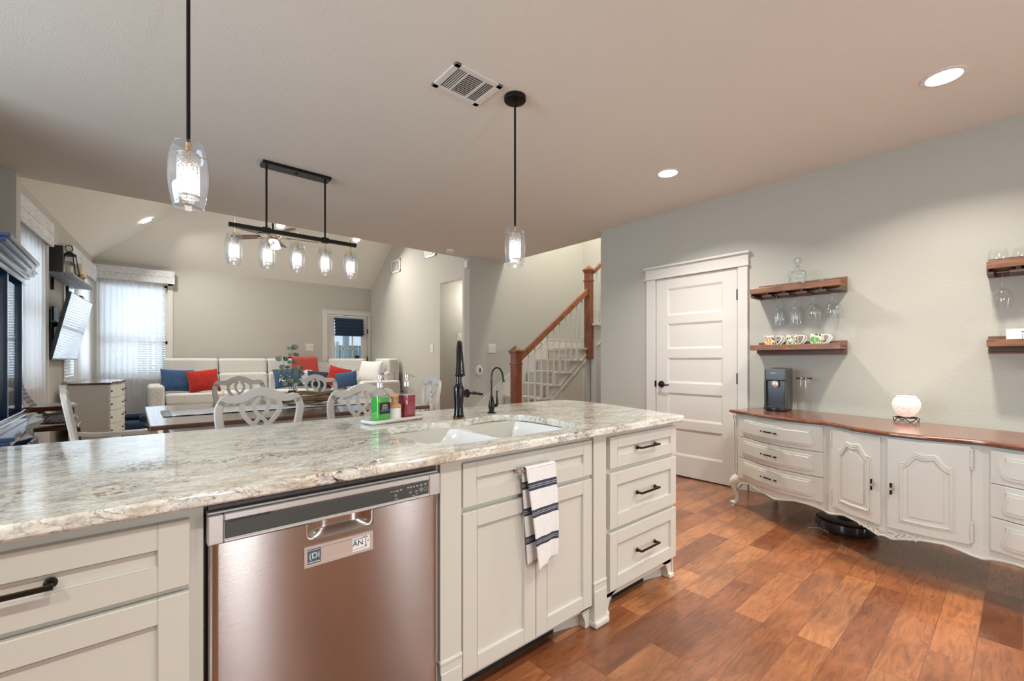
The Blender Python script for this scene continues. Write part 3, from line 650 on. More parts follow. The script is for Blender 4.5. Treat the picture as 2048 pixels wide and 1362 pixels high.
MB(lambda u, v, w: (u, YS-w, v)).box(3.943, 1.0, .024, 3.962, 1.06, .030).build('sensor_slot', BLACKPL, th)
tag(MB().box(3.745, 5.385, 2.555, 3.779, 5.445, 2.665, .008).build('motion_sensor', WHITEPL), 'small white motion sensor high on the wall corner by the stairs', 'sensor')
sm = thing('smoke_detector', 'white smoke detector on the flat ceiling near the living room', 'smoke detector', (3.36, 5.22, ZC))
MB().lathe([(.065, 0), (.068, -.012), (.06, -.032), (.04, -.042), (0, -.044)], (0, 0, -.0005), 24).build('housing', WHITEPL, sm, smooth=40)
def grille(T, u0, v0, u1, v1, n, label):
    r = thing('vent_grille', label, 'vent'); f = MB(T); t = .035
    for a in ((u0, v0, u0+t, v1), (u1-t, v0, u1, v1), (u0, v0, u1, v0+t), (u0, v1-t, u1, v1)): f.box(a[0], a[1], .0005, a[2], a[3], .016, .002)
    f.build('frame', WHITEPL, r); f = MB(T); f.box(u0+t, v0+t, .0005, u1-t, v1-t, .002); f.build('backing', SHADOWGAP, r)
    f = MB(T)
    for i in range(n): x = u0+t+(u1-u0-2*t)*(i+.5)/n; f.box(x-.009, v0+t, .002, x+.006, v1-t, .012)
    f.build('louvres', WHITEPL, r)
grille(TG, 9.15, 3.19, 9.60, 3.48, 9, 'white vent grille high on the living room gable wall')
grille(TG, 7.62, 3.27, 8.05, 3.62, 9, 'white vent grille partly hidden above the edge of the flat ceiling')
# ceiling register
cv = thing('ceiling_vent', 'white three-way air register in the kitchen ceiling beside the pendant', 'vent', (1.415, 2.028, ZC))
f = MB(); X, Y = .156, .126
for a in ((-X, -Y, -X+.035, Y), (X-.035, -Y, X, Y), (-X, -Y, X, -Y+.03), (-X, Y-.03, X, Y)): f.box(a[0], a[1], -.010, a[2], a[3], -.0005, .002)
f.box(-.062, -Y+.03, -.008, -.052, Y-.03, -.001); f.box(.048, -Y+.03, -.008, .058, Y-.03, -.001); f.build('frame', WHITEPL, cv)
MB().box(-X+.03, -Y+.03, -.0025, X-.03, Y-.03, -.0008).build('backing', BLACKPL, cv)
f = MB()
for i in range(5):
    x = -X+.036+i*.0125; f.box(x+.0085, -Y+.03, -.007, x+.0125, Y-.03, -.002)
for i in range(5):
    x = .060+i*.0125; f.hull([(x, -Y+.03, -.009), (x+.011, -Y+.03, -.003), (x+.011, Y-.03, -.003), (x, Y-.03, -.009)], [(x, -Y+.03, -.008), (x+.011, -Y+.03, -.002), (x+.011, Y-.03, -.002), (x, Y-.03, -.008)])
for i in range(12):
    y = -Y+.032+i*.0155; f.hull([(-.05, y, -.009), (.048, y, -.009), (.048, y+.0145, -.003), (-.05, y+.0145, -.003)], [(-.05, y, -.008), (.048, y, -.008), (.048, y+.0145, -.002), (-.05, y+.0145, -.002)])
f.build('louvres', WHITEPL, cv)

# ------------------------------------------------------------------ recessed lamps
def downlight(x, y, z, label, power=CAN, rot=(0, 0, 0), r=.095, shown=True):
    o = thing('recessed_light', label, 'ceiling light', (x, y, z)); o.rotation_euler = rot
    MB().lathe([(r, 0), (r, -.004), (r*.80, -.006), (r*.74, 0)], (0, 0, -.0005), 32).build('trim_ring', WHITEPL, o, smooth=50)
    MB().lathe([(0, -.002), (r*.75, -.002)], (0, 0, 0), 32).build('diffuser', DIFF, o)
    area('lamp', (0, 0, -.012), (0, 0, 0), r*1.5, r*1.5, power, WARM, math.radians(128), o, 'DISK')
    return o
downlight(3.335, .282, ZC, 'recessed ceiling light nearest the right edge, above the white sideboard')
downlight(3.332, 1.907, ZC, 'recessed ceiling light above the white panelled door')
downlight(3.335, -1.35, ZC, 'recessed ceiling light behind the camera on the sideboard side')
for x in (-1.2, .3, 1.9): downlight(x, -.35, ZC, 'recessed ceiling light above the kitchen aisle in front of the island', CAN*.8)['group'] = 'recessed lights over the kitchen aisle'
sl = math.atan(.69)
downlight(3.71, 9.55, 3.835, 'recessed light in the sloped back ceiling of the living room', CAN*1.5, (sl*-1, 0, 0), .10)
downlight(.164, 9.58, 3.51, 'recessed light in the left slope of the living room ceiling', CAN*1.5, (0, -sl, 0), .10)
downlight(2.2, 9.55, 3.835, 'recessed light hidden above the flat ceiling edge in the living room', CAN*1.5, (sl*-1, 0, 0), .10)
point('stairwell_fill', (5.1, 3.9, 4.7), 150, (1, .97, .92), .12)  # added fill light without a fixture, out of view, brightens the stairs
point('hall_lamp', (5.4, 7.1, 2.45), 18, (1, .97, .92), .1)

# ------------------------------------------------------------------ island
YF = 1.252                                             # face-frame plane of the island; doors stand .02 in front of it
TI = lambda u, v, w: (u, YF-w, v)
ZT = .883; ZB = .852
def pull(T, u, v, w, ln, parent, mat=BRONZE, out=.032, name='handle', size=.010):
    m_ = MB(T); s_ = size/2
    m_.box(u-ln/2, v-s_*.8, w+out-.007, u+ln/2, v+s_*1.2, w+out, .0012, 1)
    for sg in (-1, 1):
        x = u+sg*(ln/2-.006)
        m_.hull([(x-s_, v-s_, w+.004), (x+s_, v-s_, w+.004), (x+s_, v+s_, w+.004), (x-s_, v+s_, w+.004)], [(x-s_*.8, v-s_*.8, w+out-.004), (x+s_*.8, v-s_*.8, w+out-.004), (x+s_*.8, v+s_, w+out-.004), (x-s_*.8, v+s_, w+out-.004)])
        m_.lathe([(0, 0), (.0105, 0), (.0105, .003), (.007, .007), (0, .007)], (x, v, w), 14)
    return m_.build(name, mat, parent)
def shaker(parent, name, u0, v0, u1, v1, st_=.058, rail=.056, handle=None):
    p = MB(TI).panel(u0, v0, u1, v1, .020, [(u0+st_, v0+rail, u1-st_, v1-rail)], rec=.010, bw=.003).build(name, CAB, parent)
    md = p.modifiers.new('b', 'BEVEL'); md.width = .0018; md.segments = 1; md.limit_method = 'ANGLE'; md.angle_limit = math.radians(80)
    if handle: pull(TI, *handle, .020, .168, p)
    return p
lc = thing('base_cabinet', 'grey-white island base cabinet left of the dishwasher with one drawer over a door', 'cabinet', (0, 0, 0))
m = MB(TI); m.box(-.56, .10, -.58, .124, ZB-.001, 0); m.build('body', CAB, lc)
MB(TI).box(-.56, .0, -.56, .124, .0995, -.075).build('toe_kick', BLACKPL, lc)
shaker(lc, 'drawer', -.50, .6715, .0975, .820, handle=(-.2, .748))
shaker(lc, 'door', -.50, .105, .0975, .657)

# dishwasher
dw = thing('dishwasher', 'brushed stainless steel dishwasher with dark control strip and pocket handle', 'dishwasher')
A0, A1 = .1285, .7445
m = MB(TI); m.box(A0, .0, -.56, A1, .10, -.06); m.box(A0-.002, .10, -.56, A1+.001, .850, -.012); m.build('tub', BLACKPL, dw)
def dwf(s, t):                                           # slightly bowed door skin
    x = A0+.003+(A1-A0-.006)*s; e = abs(2*s-1)
    w = .030-.0035*(2*s-1)**2-(.012*max(0, (e-.955)/.045)**2)
    z = .10+.6505*t
    # pocket under the control strip
    px = (x-.432)/.083; pz = (z-.752)/.046
    if abs(px) < 1 and pz > -1.0:
        k = min(1, (1-abs(px)**4))*max(0, min(1, (1+pz)*2.2)); w -= .024*k
    elif abs(px) < 1.25 and -2.6 < pz <= -1.0: w -= .0
    return (x, z, w)
m = MB(TI); vs = []
NU, NV = 96, 60
zs = [j/40*.86 for j in range(40)]+[.86+.14*j/32 for j in range(33)]
G = [[m.V(dwf(i/NU, z)) for z in zs] for i in range(NU+1)]
for i in range(NU):
    for j in range(len(zs)-1): m.bm.faces.new((G[i][j], G[i+1][j], G[i+1][j+1], G[i][j+1]))
m.box(A0+.003, .10, -.01, A1-.003, .745, .004)
m.build('door_skin', STEEL, dw, smooth=50)
m = MB(TI); m.panel(A0, .7525, A1, .819, .034, [(.160, .759, .706, .8035)], rec=.003, bw=.003, w=0)
m.box(A0, .819, -.01, A1, .826, .022); o = m.build('control_frame', STEEL2, dw)
md = o.modifiers.new('b', 'BEVEL'); md.width = .003; md.segments = 2; md.limit_method = 'ANGLE'; md.angle_limit = math.radians(60)
MB(TI).box(.163, .762, .030, .703, .8005, .0325, .001).build('control_strip', DARKPL, dw)
m = MB(TI)
for i in range(5): m.box(.168+i*.0185, .8005, .030, .184+i*.0185, .8050, .0345)
m.build('vent_slots', BLACKPL, dw)
m = MB(TI)
for x in (.592, .640, .660): m.box(x-.0045, .773, .0324, x+.0045, .781, .0336, .0006)
m.build('buttons', M('button_grey', (.16, .18, .18), .4), dw)
m = MB(TI); INK = M('print_white', (.62, .64, .62), .5)
for i, (x, z, w_) in enumerate([(.578, .790, .007), (.588, .790, .007), (.598, .7915, .006), (.598, .7885, .006), (.609, .792, .007), (.609, .7895, .006), (.594, .766, .010),
        (.632, .794, .006), (.632, .7915, .005), (.642, .794, .006), (.642, .7915, .006), (.652, .794, .006), (.652, .7915, .006), (.663, .794, .006), (.663, .792, .006), (.677, .7945, .009), (.677, .7915, .008), (.692, .7945, .010), (.692, .7915, .006), (.650, .7655, .011), (.662, .7685, .008)]):
    m.box(x-w_/2, z-.0006, .0325, x+w_/2, z+.0006, .0329)
m.build('printing', INK, dw)
for cx_ in (.677, .692): MB(TI).ribbon(arc(cx_, .779, .0058, 0, 360, 20)[:-1], .0007, .0325, .0329, closed=True).build('indicator_ring', INK, dw)
text('D', .007, INK, dw, (.677, YF-.0331, .779), (PI/2, 0, 0), 'start_mark')
MB(TI).box(A0+.004, .829, -.012, A1-.004, .838, .010).build('top_seal', DARKPL, dw)
sg = thing('dishwasher_sign', 'framed sliding magnet sign with partial letters on the dishwasher door', 'sign', (.4285, YF-.0285, .6645))
m = MB(lambda u, v, w: (u, -w, v)); m.panel(-.0925, -.0265, .0925, .0265, .006, [(-.085, -.020, .085, .020)], rec=.003, bw=.001)
m.build('frame', M('sign_metal', (.55, .455, .405), .38, .35), sg)
TSG = lambda u, v, w: (u, -w, v)
MB(TSG).box(-.0845, -.0195, .0031, -.0505, .0195, .0042).build('dark_tile', M('tile_slate', (.06, .10, .14), .5), sg)
WT = M('tile_white', (.75, .77, .76), .5); BK = M('ink_black', (.01, .01, .01), .5)
MB(TSG).box(.034, -.0195, .0031, .0845, .0195, .0042).build('white_tile', WT, sg)
text('(DI', .021, WT, sg, (-.0668, -.0045, .0005), (PI/2, 0, 0), 'lettering')
text('AN', .021, BK, sg, (.0495, -.0045, .0015), (PI/2, 0, 0), 'lettering')
m = MB(TSG); m.box(-.083, -.016, .0042, -.052, -.0145, .0045); m.box(-.083, .0155, .0042, -.052, .0165, .0045); m.build('tile_rules', WT, sg)
m = MB(TSG); m.ribbon([(.072, .014), (.072, -.011)], .0014, .0042, .0046); m.ribbon([(.069, -.008), (.072, -.012), (.075, -.008)], .0012, .0042, .0046); m.ribbon([(.066, .012), (.072, .017), (.077, .013)], .0018, .0042, .0046)
m.ribbon([(.036, .012), (.046, .0135), (.056, .013), (.068, .015)], .0016, .0042, .0046); m.ribbon([(.036, -.015), (.06, -.0135), (.074, -.013)], .0008, .0042, .0046)
m.ribbon([(.077, .002), (.081, .005), (.079, .0)], .0012, .0042, .0046)
m.build('ink_marks', BK, sg)

# sink base with its two pilasters
sb = thing('sink_base_cabinet', 'grey-white sink base cabinet with two doors, a false drawer front and pilasters', 'cabinet')
m = MB(TI); m.box(.749, .10, -.58, 1.626, ZB-.001, -.55); m.box(.749, .10, -.55, 1.626, .61, 0); m.box(.749, .61, -.02, 1.626, ZB-.001, 0); m.box(.749, .61, -.55, .775, ZB-.001, -.02); m.build('body', CAB, sb)
MB(TI).box(.80, 0, -.56, 1.58, .0995, -.075).build('toe_kick', BLACKPL, sb)
def foot(par, x, s_=1, wd=.05):
    f_ = MB(TI); f_.prism([(x, 0), (x+s_*.025, 0), (x+s_*.03, .03), (x+s_*.05, .075), (x+s_*wd*2, .0995), (x, .0995)], -.07, -.001, axis=2) if False else None
    f_.prism([(x, .002), (x+s_*.03, .002), (x+s_*.034, .035), (x+s_*.055, .080), (x+s_*.10, .0995), (x, .0995)], -.045, -.002, axis=2)
    # angled return running back to the toe kick
    f_.hull([(x+s_*.03, .001, -.045), (x+s_*.034, .001, -.040), (x+s_*.16, .001, -.076), (x+s_*.15, .001, -.078)], [(x+s_*.03, .099, -.045), (x+s_*.034, .099, -.040), (x+s_*.16, .099, -.076), (x+s_*.15, .099, -.078)])
    f_.build('foot', CAB, par)
def pilaster(par, u0, u1):
    p = MB(TI); p.box(u0, .178, 0, u1, ZB-.001, .019); p.box(u0-.003, .185, 0, u1+.003, .200, .024, .004); p.box(u0-.001, .160, 0, u1+.001, .186, .022)
    p.box(u0, .001, -.04, u1, .160, .025, .002); p.box(u0-.004, .001, -.05, u1+.006, .030, .038, .009, 3)
    o = p.build('pilaster', CAB, par)
pilaster(sb, .754, .836); pilaster(sb, 1.534, 1.622)
foot(sb, 1.534, -1)
MB(TI).box(.838, .082, -.02, 1.532, .1005, -.002).build('bottom_rail', CAB, sb)
sp = shaker(sb, 'false_drawer_front', .842, .679, 1.522, .830)
shaker(sb, 'door', .842, .105, 1.1815, .6605, st_=.06); shaker(sb, 'door', 1.1845, .105, 1.522, .6605, st_=.06)
pull(TI, 1.163, .772, .020, .175, sp, NICKEL, .034, 'towel_bar', .011)
dc = thing('drawer_cabinet', 'grey-white island cabinet with three stacked drawers and dark bar pulls', 'cabinet')
m = MB(TI); m.box(1.628, .10, -.58, 2.228, ZB-.001, 0); m.build('body', CAB, dc)
MB(TI).box(1.66, 0, -.56, 2.17, .0995, -.075).build('toe_kick', BLACKPL, dc)
MB(TI).box(1.632, .082, -.02, 2.22, .1005, -.002).build('bottom_rail', CAB, dc)
foot(dc, 1.632, 1); foot(dc, 2.224, -1)
for x in (1.632, 2.224): 
    m = MB(TI); m.box((x-.032 if x > 2 else x-.002), .001, -.03, x+.012+(.02 if x < 2 else 0), .026, .010, .007, 2); m.build('shoe_moulding', TRIM, dc)
m = MB(); m.box(2.2285, 1.30, .001, 2.243, 1.83, .10); m.box(2.2285, 1.2525, .001, 2.240, 1.83, ZB-.001); m.build('end_panel', CAB, dc)
for (z0, z1, hz) in ((.681, .826, .7545), (.4035, .659, .535), (.1176, .384, .254)): shaker(dc, 'drawer', 1.652, z0, 2.236, z1, st_=.056, rail=.054 if z0 > .6 else .06, handle=(1.944, hz))
bk = thing('island_back_panel', 'grey-white panelled back of the island under the bar overhang', 'panel')
MB().box(-.56, 1.897, .0, 2.243, 1.95, ZB-.001).build('panel', CAB, bk)
MB().box(-.56, 1.951, .0, 2.243, 1.963, .10, .003).build('base_moulding', CAB, bk)

# countertop with the sink cut-out
def area2(p): return sum(p[i][0]*p[(i+1) % len(p)][1]-p[(i+1) % len(p)][0]*p[i][1] for i in range(len(p)))/2
def offset(p, d):
    n = len(p); sgn = 1 if area2(p) > 0 else -1; out = []
    for i in range(n):
        a, b, c_ = Vector(p[i-1]), Vector(p[i]), Vector(p[(i+1) % n]); t1 = (b-a).normalized(); t2 = (c_-b).normalized()
        n1 = Vector((t1.y, -t1.x))*sgn; n2 = Vector((t2.y, -t2.x))*sgn; nn = (n1+n2); nn = nn/max(.3, nn.dot(n1)+1e-9) if nn.length > 1e-6 else n1
        out.append((b.x+nn.x*d, b.y+nn.y*d))
    return out
def rings(m_, rs_, close_first=False, close_last=False):
    """rs_: list of (polygon, z)"""
    R = [[m_.V((x, y, z)) for x, y in p] for p, z in rs_]
    for A, B in zip(R, R[1:]):
        n = len(A)
        for k in range(n): m_.bm.faces.new((A[k], A[(k+1) % n], B[(k+1) % n], B[k]))
    if close_first: m_.bm.faces.new(R[0])
    if close_last: m_.bm.faces.new(R[-1])
    return R
def fill_between(m_, loops):
    es = []
    for L_ in loops:
        for a, b in zip(L_, L_[1:]+L_[:1]):
            e = m_.bm.edges.get((a, b)) or m_.bm.edges.new((a, b)); es.append(e)
    bmesh.ops.triangle_fill(m_.bm, use_beauty=True, edges=es)
outer = [(-.60, 1.194), (2.245, 1.194)]+[(2.245+.028*math.sin(math.radians(a)), 1.222-.028*math.cos(math.radians(a))) for a in (30, 60, 90)]+[(2.36, 1.55), (2.455, 1.92), (2.482, 2.14), (2.472, 2.215), (2.43, 2.27), (2.36, 2.288), (-.60, 2.292)]
hole = spline([(.80, 1.36), (.84, 1.318), (.92, 1.303), (1.20, 1.300), (1.46, 1.305), (1.535, 1.335), (1.575, 1.41), (1.61, 1.62), (1.60, 1.77), (1.53, 1.85), (1.43, 1.868), (1.33, 1.845), (1.22, 1.822), (1.08, 1.825), (.95, 1.842), (.86, 1.825), (.805, 1.72), (.785, 1.52)], 4, True)
ct = MB(); c_ = .007
O_ = rings(ct, [(offset(outer, -c_), ZB-.001+.0), (offset(outer, -.001), ZB+.004), (outer, ZB+.008), (outer, ZT-.009), (offset(outer, -.0025), ZT-.003), (offset(outer, -c_), ZT)])
H_ = rings(ct, [(offset(hole, .0), ZB-.001), (hole, ZT-.006), (offset(hole, .0015), ZT-.002), (offset(hole, .005), ZT)])
fill_between(ct, [O_[-1], H_[-1]]); fill_between(ct, [O_[0], H_[0]])
o = ct.build('countertop', GRANITE, smooth=35); tag(o, 'long polished granite island countertop with cream, grey and rust veining', 'countertop')

sk_ = thing('kitchen_sink', 'white undermount double-bowl sink set in the granite island', 'sink')
def rrect(x0, y0, x1, y1, r, n=5):
    p = []
    for cx_, cy_, a in ((x1-r, y0+r, -90), (x1-r, y1-r, 0), (x0+r, y1-r, 90), (x0+r, y0+r, 180)): p += arc(cx_, cy_, r, a, a+90, n)
    return p
m = MB()
L = [rrect(.80, 1.325, 1.175, 1.815, .07), rrect(1.215, 1.325, 1.585, 1.842, .09)]
TOPS = []
for p, dp in zip(L, (.17, .21)):
    R = rings(m, [(offset(p, .006), ZB-.004), (p, ZB-.012), (offset(p, -.012), ZB-.05), (offset(p, -.02), ZB-dp+.03), (offset(p, -.045), ZB-dp+.004), (offset(p, -.08), ZB-dp)], close_last=True); TOPS.append(R[0])
rim = [m.V((x, y, ZB-.004)) for x, y in offset(hole, .012)]
fill_between(m, [rim]+TOPS)
m.build('basin', PORC, sk_, smooth=50)
for x in (.985, 1.40): MB().lathe([(0, .004), (.035, .004), (.042, 0), (.042, .002)], (x, 1.56, ZB-(.17 if x < 1.1 else .21)), 20).build('drain', STEEL2, sk_)

# taps
fx, fy = 1.262, 1.885
fa = thing('kitchen_faucet', 'tall dark bronze pull-down kitchen faucet with side lever behind the sink', 'faucet', (fx, fy, ZT))
MB().lathe([(0, 0), (.030, 0), (.031, .004), (.027, .012), (.024, .03), (.0225, .06), (.025, .095), (.0275, .135), (.027, .158), (.020, .168), (.0165, .176), (.0165, .182), (0, .182)], (0, 0, .001), 28).build('body', FAUCET, fa, smooth=50)
MB().lathe([(.0315, 0), (.0325, .003), (.030, .006)], (0, 0, .001), 28).build('base_ring', COPPER, fa, smooth=50)
D = Vector((-.52, -.85)).normalized()
def fp(r_, z): return (D.x*r_, D.y*r_, z)
neck = [fp(0, .175), fp(0, .25), fp(.0, .30), fp(.006, .335), fp(.028, .368), (fp(.065, .383)), fp(.10, .372), fp(.122, .345), fp(.131, .325)]
MB().tube(spline(neck, 4), .0135, 14).build('spout', FAUCET, fa, smooth=60)
hd = [fp(.128, .335), fp(.138, .31), fp(.150, .270), fp(.158, .240), fp(.162, .226)]
hm = MB(); hm.tube(hd, [.0155, .0165, .0195, .0225, .024], 18); hm.tube([fp(.162, .227), fp(.163, .222)], [.0255, .0235], 18); hm.build('spray_head', FAUCET, fa, smooth=50)
hm = MB(); hm.lathe([(0, 0), (.017, 0), (.019, .02), (.019, .045), (.023, .047), (.0235, .053), (.021, .057), (.010, .060), (.009, .068), (0, .07)], (.0, 0, .125), 18, axis=0); hm.build('valve', FAUCET, fa, smooth=50)
hm = MB(); hm.tube([(.066, 0, .125), (.085, 0, .124), (.092, 0, .124), (.115, .0, .122), (.14, 0, .118), (.152, 0, .116)], [.006, .0055, .010, .0075, .0095, .006], 12); hm.build('lever', FAUCET, fa, smooth=50)
ff = thing('filter_faucet', 'small dark bronze gooseneck filter tap right of the tall faucet', 'faucet', (1.53, 1.955, ZT))
MB().lathe([(0, 0), (.026, 0), (.026, .003), (.016, .008), (.015, .02), (.019, .035), (.018, .045), (.012, .075), (.008, .095), (0, .096)], (0, 0, .001), 20).build('body', FAUCET, ff, smooth=50)
MB().tube(spline([(0, 0, .09), (0, 0, .16), (.0, 0, .20), (.006, 0, .232), (.028, 0, .253), (.055, 0, .25), (.075, 0, .228), (.084, 0, .20), (.086, 0, .185)], 4), .0052, 12).build('spout', FAUCET, ff, smooth=60)
hm = MB(); hm.lathe([(.0065, 0), (.008, -.006), (.008, -.016), (0, -.018)], (.086, 0, .188), 12); hm.build('spout_tip', FAUCET, ff, smooth=50)
hm = MB(); hm.tube([(.005, 0, .038), (.03, -.004, .040), (.037, -.005, .05), (.036, -.005, .08), (.033, -.005, .105), (.037, -.005, .125)], [.012, .010, .008, .0055, .004, .0055], 10); hm.build('lever', FAUCET, ff, smooth=50)

# soap tray and what stands on it
RT = .20
tr = thing('soap_tray', 'narrow white ceramic tray on the granite left of the faucet', 'tray', (.962, 2.005, ZT), RT)
m = MB(); P_ = rrect(-.158, -.058, .158, .058, .03)
rings(m, [(offset(P_, -.008), .001), (P_, .010), (offset(P_, .004), .019), (offset(P_, .001), .020), (offset(P_, -.005), .012), (offset(P_, -.010), .009)], True, True)
m.build('tray', PORC, tr, smooth=50)
def bottle(x, y, liq, label, lab):
    b_ = thing('soap_dispenser', label, 'bottle', (x, y, ZT+.0105), RT)
    q = .0345
    m_ = MB(); rings(m_, [(rrect(-q+.004, -q+.004, q-.004, q-.004, .012), .0), (rrect(-q, -q, q, q, .013), .005), (rrect(-q, -q, q, q, .013), .118), (rrect(-q+.005, -q+.005, q-.005, q-.005, .014), .132), (rrect(-.02, -.02, .02, .02, .018), .148), (rrect(-.0145, -.0145, .0145, .0145, .0144), .152), (rrect(-.0145, -.0145, .0145, .0145, .0144), .163)], True)
    m_.build('glass_body', GOBLET, b_, smooth=50)
    m_ = MB(); q -= .0028; rings(m_, [(rrect(-q, -q, q, q, .011), .004), (rrect(-q, -q, q, q, .011), .113)], True, True); m_.build('liquid', liq, b_, smooth=50)
    m_ = MB(); m_.lathe([(0, .157), (.0165, .157), (.0165, .178), (.013, .182), (.006, .184), (.006, .197), (.012, .199), (.012, .216), (.008, .219), (0, .219)], (0, 0, 0), 20)
    m_.tube([(0, 0, .209), (.026, -.004, .210), (.038, -.006, .207), (.042, -.006, .200)], [.005, .0045, .004, .0035], 10)
    m_.build('pump', STEEL2, b_, smooth=45)
    if lab:
        MB().box(-.027, -.0357, .035, .031, -.0352, .088).build('label', BLACKPL, b_)
        text('DISH', .0125, WT, b_, (.002, -.0361, .074), (PI/2, 0, 0)); text('SOAP', .0125, WT, b_, (.002, -.0361, .062), (PI/2, 0, 0))
        m_ = MB(); 
        for k in range(9): m_.box(-.022+k*.0054, -.0362, .0525, -.0185+k*.0054, -.0358, .0535); m_.box(-.020+k*.005, -.0362, .0485, -.0168+k*.005, -.0358, .0495)
        m_.build('small_print', WT, b_)
bottle(.887, 1.992, GREENL, 'glass pump bottle of green dish soap with a black label', True)
bottle(1.040, 2.018, REDL, 'glass pump bottle of dark red hand soap with no label', False)
bp_ = thing('brush_pot', 'round white pot holding a dish brush, standing between the two soap bottles', 'pot', (.965, 2.004, ZT+.0105), 0)
MB().lathe([(0, 0), (.031, 0), (.033, .004), (.033, .055), (.031, .056), (.030, .052), (.030, .03), (0, .03)], (0, 0, 0), 28).build('pot', PORC, bp_, smooth=50)
bb = thing('dish_brush', 'round beech dish brush with a turned knob resting on the white pot', 'brush', (.965, 2.004, ZT+.0665), 0)
MB().lathe([(0, .001), (.034, .001), (.035, .006), (.032, .014), (.020, .022), (.013, .030), (.014, .042), (.021, .052), (.0225, .060), (.017, .068), (0, .070)], (0, 0, 0), 26).build('handle', TEAK, bb, smooth=60)

# towel over the bar
def towel():
    t = thing('dish_towel', 'white dish towel with navy stripes hanging from the sink cabinet bar', 'towel')
    YT = YF-.051
    bands = []
    for zc in (.712, .610, .500): bands += [(zc-.015, zc-.004), (zc-.0028, zc+.0028), (zc+.004, zc+.015)]
    MT = stripes('towel_cloth', 2, bands, (.86, .86, .84), (.045, .055, .09))
    def front(s, k):
        z = .782-.385*k; sh = .012*k-.0; x0 = 1.093+.052*k+.01*k*k; x1 = 1.247+.035*k-.012*k*k*k*2
        x = x0+(x1-x0)*s; w = .0068+.010*k*(1-k)*2+.007*math.sin(s*5+1.2)*k+.004*math.sin(s*11+k*3)*k
        zz = z-.012*s*k*0+.030*(s-.35)*k*k*1.1+(.0065*math.sin(PI*min(1, k*18)) if k < .06 else 0)
        return (x, YT-w*.9-.001, zz)
    m_ = MB(); m_.grid(front, 16, 40); o = m_.build('front_fold', MT, t, smooth=180, recalc=False)
    md = o.modifiers.new('t', 'SOLIDIFY'); md.thickness = .0035
    def back(s, k):
        z = .780-.372*k; x = 1.089+.040*k+.12*s; w = -.013-.012*k+.003*math.sin(s*6+k*2)*k
        return (x, max(YT-w, 0) if False else min(YT-w, YF-.0235), z+.02*(s-.3)*k)
    m_ = MB(); m_.grid(back, 10, 30); o = m_.build('back_fold', MT, t, smooth=180, recalc=False)
    md = o.modifiers.new('t', 'SOLIDIFY'); md.thickness = .003
    m_ = MB(); m_.grid(lambda s, k: (1.092+.154*s, YT-.004-.012*math.cos(PI*(k))*1.0+.003, .781+.006*math.sin(PI*k)), 10, 8); m_.build('top_fold', MT, t, smooth=180, recalc=False)
towel()

# ------------------------------------------------------------------ sideboard
TH = math.radians(16.3); SO = Vector((4.154, 1.404)); SE = Vector((-math.sin(TH), -math.cos(TH))); SF = Vector((-math.cos(TH), math.sin(TH)))
SLN = 2.234
DK = [(0, .475), (.12, .485), (.28, .545), (.45, .572), (.62, .552), (.70, .532), (.745, .528), (.80, .548), (.95, .615), (1.117, .645)]
def DEP(a):
    a = min(a, SLN-a); a = max(a, 0)
    for (x0, y0), (x1, y1) in zip(DK, DK[1:]):
        if a <= x1:
            t = (a-x0)/(x1-x0); t = t*t*(3-2*t)*.5+t*.5; return y0+(y1-y0)*t
    return DK[-1][1]
def bend(m_, step=.04, on=True):
    bm = m_.bm; xs = [v_.co.x for v_ in bm.verts]; lo, hi = min(xs), max(xs); k = math.ceil(lo/step)
    while k*step < hi-1e-4:
        if k*step > lo+1e-4: bmesh.ops.bisect_plane(bm, geom=bm.verts[:]+bm.edges[:]+bm.faces[:], plane_co=(k*step, 0, 0), plane_no=(1, 0, 0), dist=1e-5)
        k += 1
    for v_ in bm.verts:
        a, z, w = v_.co; p = SE*a+SF*(DEP(a)+w if on else w); v_.co = (p.x, p.y, z)
    return m_
# pieces are laid out flat as (u along, z up, w out of the face) then bent to the bowed front
SBM = lambda: MB(lambda u, v, w: (u, w, v))
def bend2(m_, **k):
    for v_ in m_.bm.verts: v_.co = (v_.co.x, v_.co.z, v_.co.y)
    return bend(m_, **k)
sdb = thing('sideboard', 'long white French provincial sideboard with bowed front and walnut top', 'sideboard', (SO.x, SO.y, 0))
m = SBM(); m.box(.02, .235, -.03, SLN-.02, .752, -.002); bend2(m); m.build('face_frame', WHITEF, sdb)
m = MB(); P = [(.03, .02)]+[(a, DEP(a)-.03) for a in [i*.06 for i in range(38)] if .03 < a < SLN-.03]+[(SLN-.03, .02)]
PP = [tuple(SE*a+SF*d) for a, d in P]; m.prism(PP, .235, .752); m.build('carcass', WHITEF, sdb)
m = MB(); P = [(-.022, .0)]+[(a, DEP(a)+.028) for a in [-.022, 0]+[i*.04 for i in range(1, 56)]+[SLN, SLN+.022]]+[(SLN+.022, 0)]
PP = [tuple(SE*a+SF*d) for a, d in P]
rings(m, [(offset(PP, -.016), .7525), (offset(PP, -.010), .757), (offset(PP, -.004), .760), (PP, .766), (offset(PP, -.001), .772), (offset(PP, -.007), .776), (offset(PP, -.012), .780)], True, True)
m.build('top', WALNUT, sdb, smooth=40)
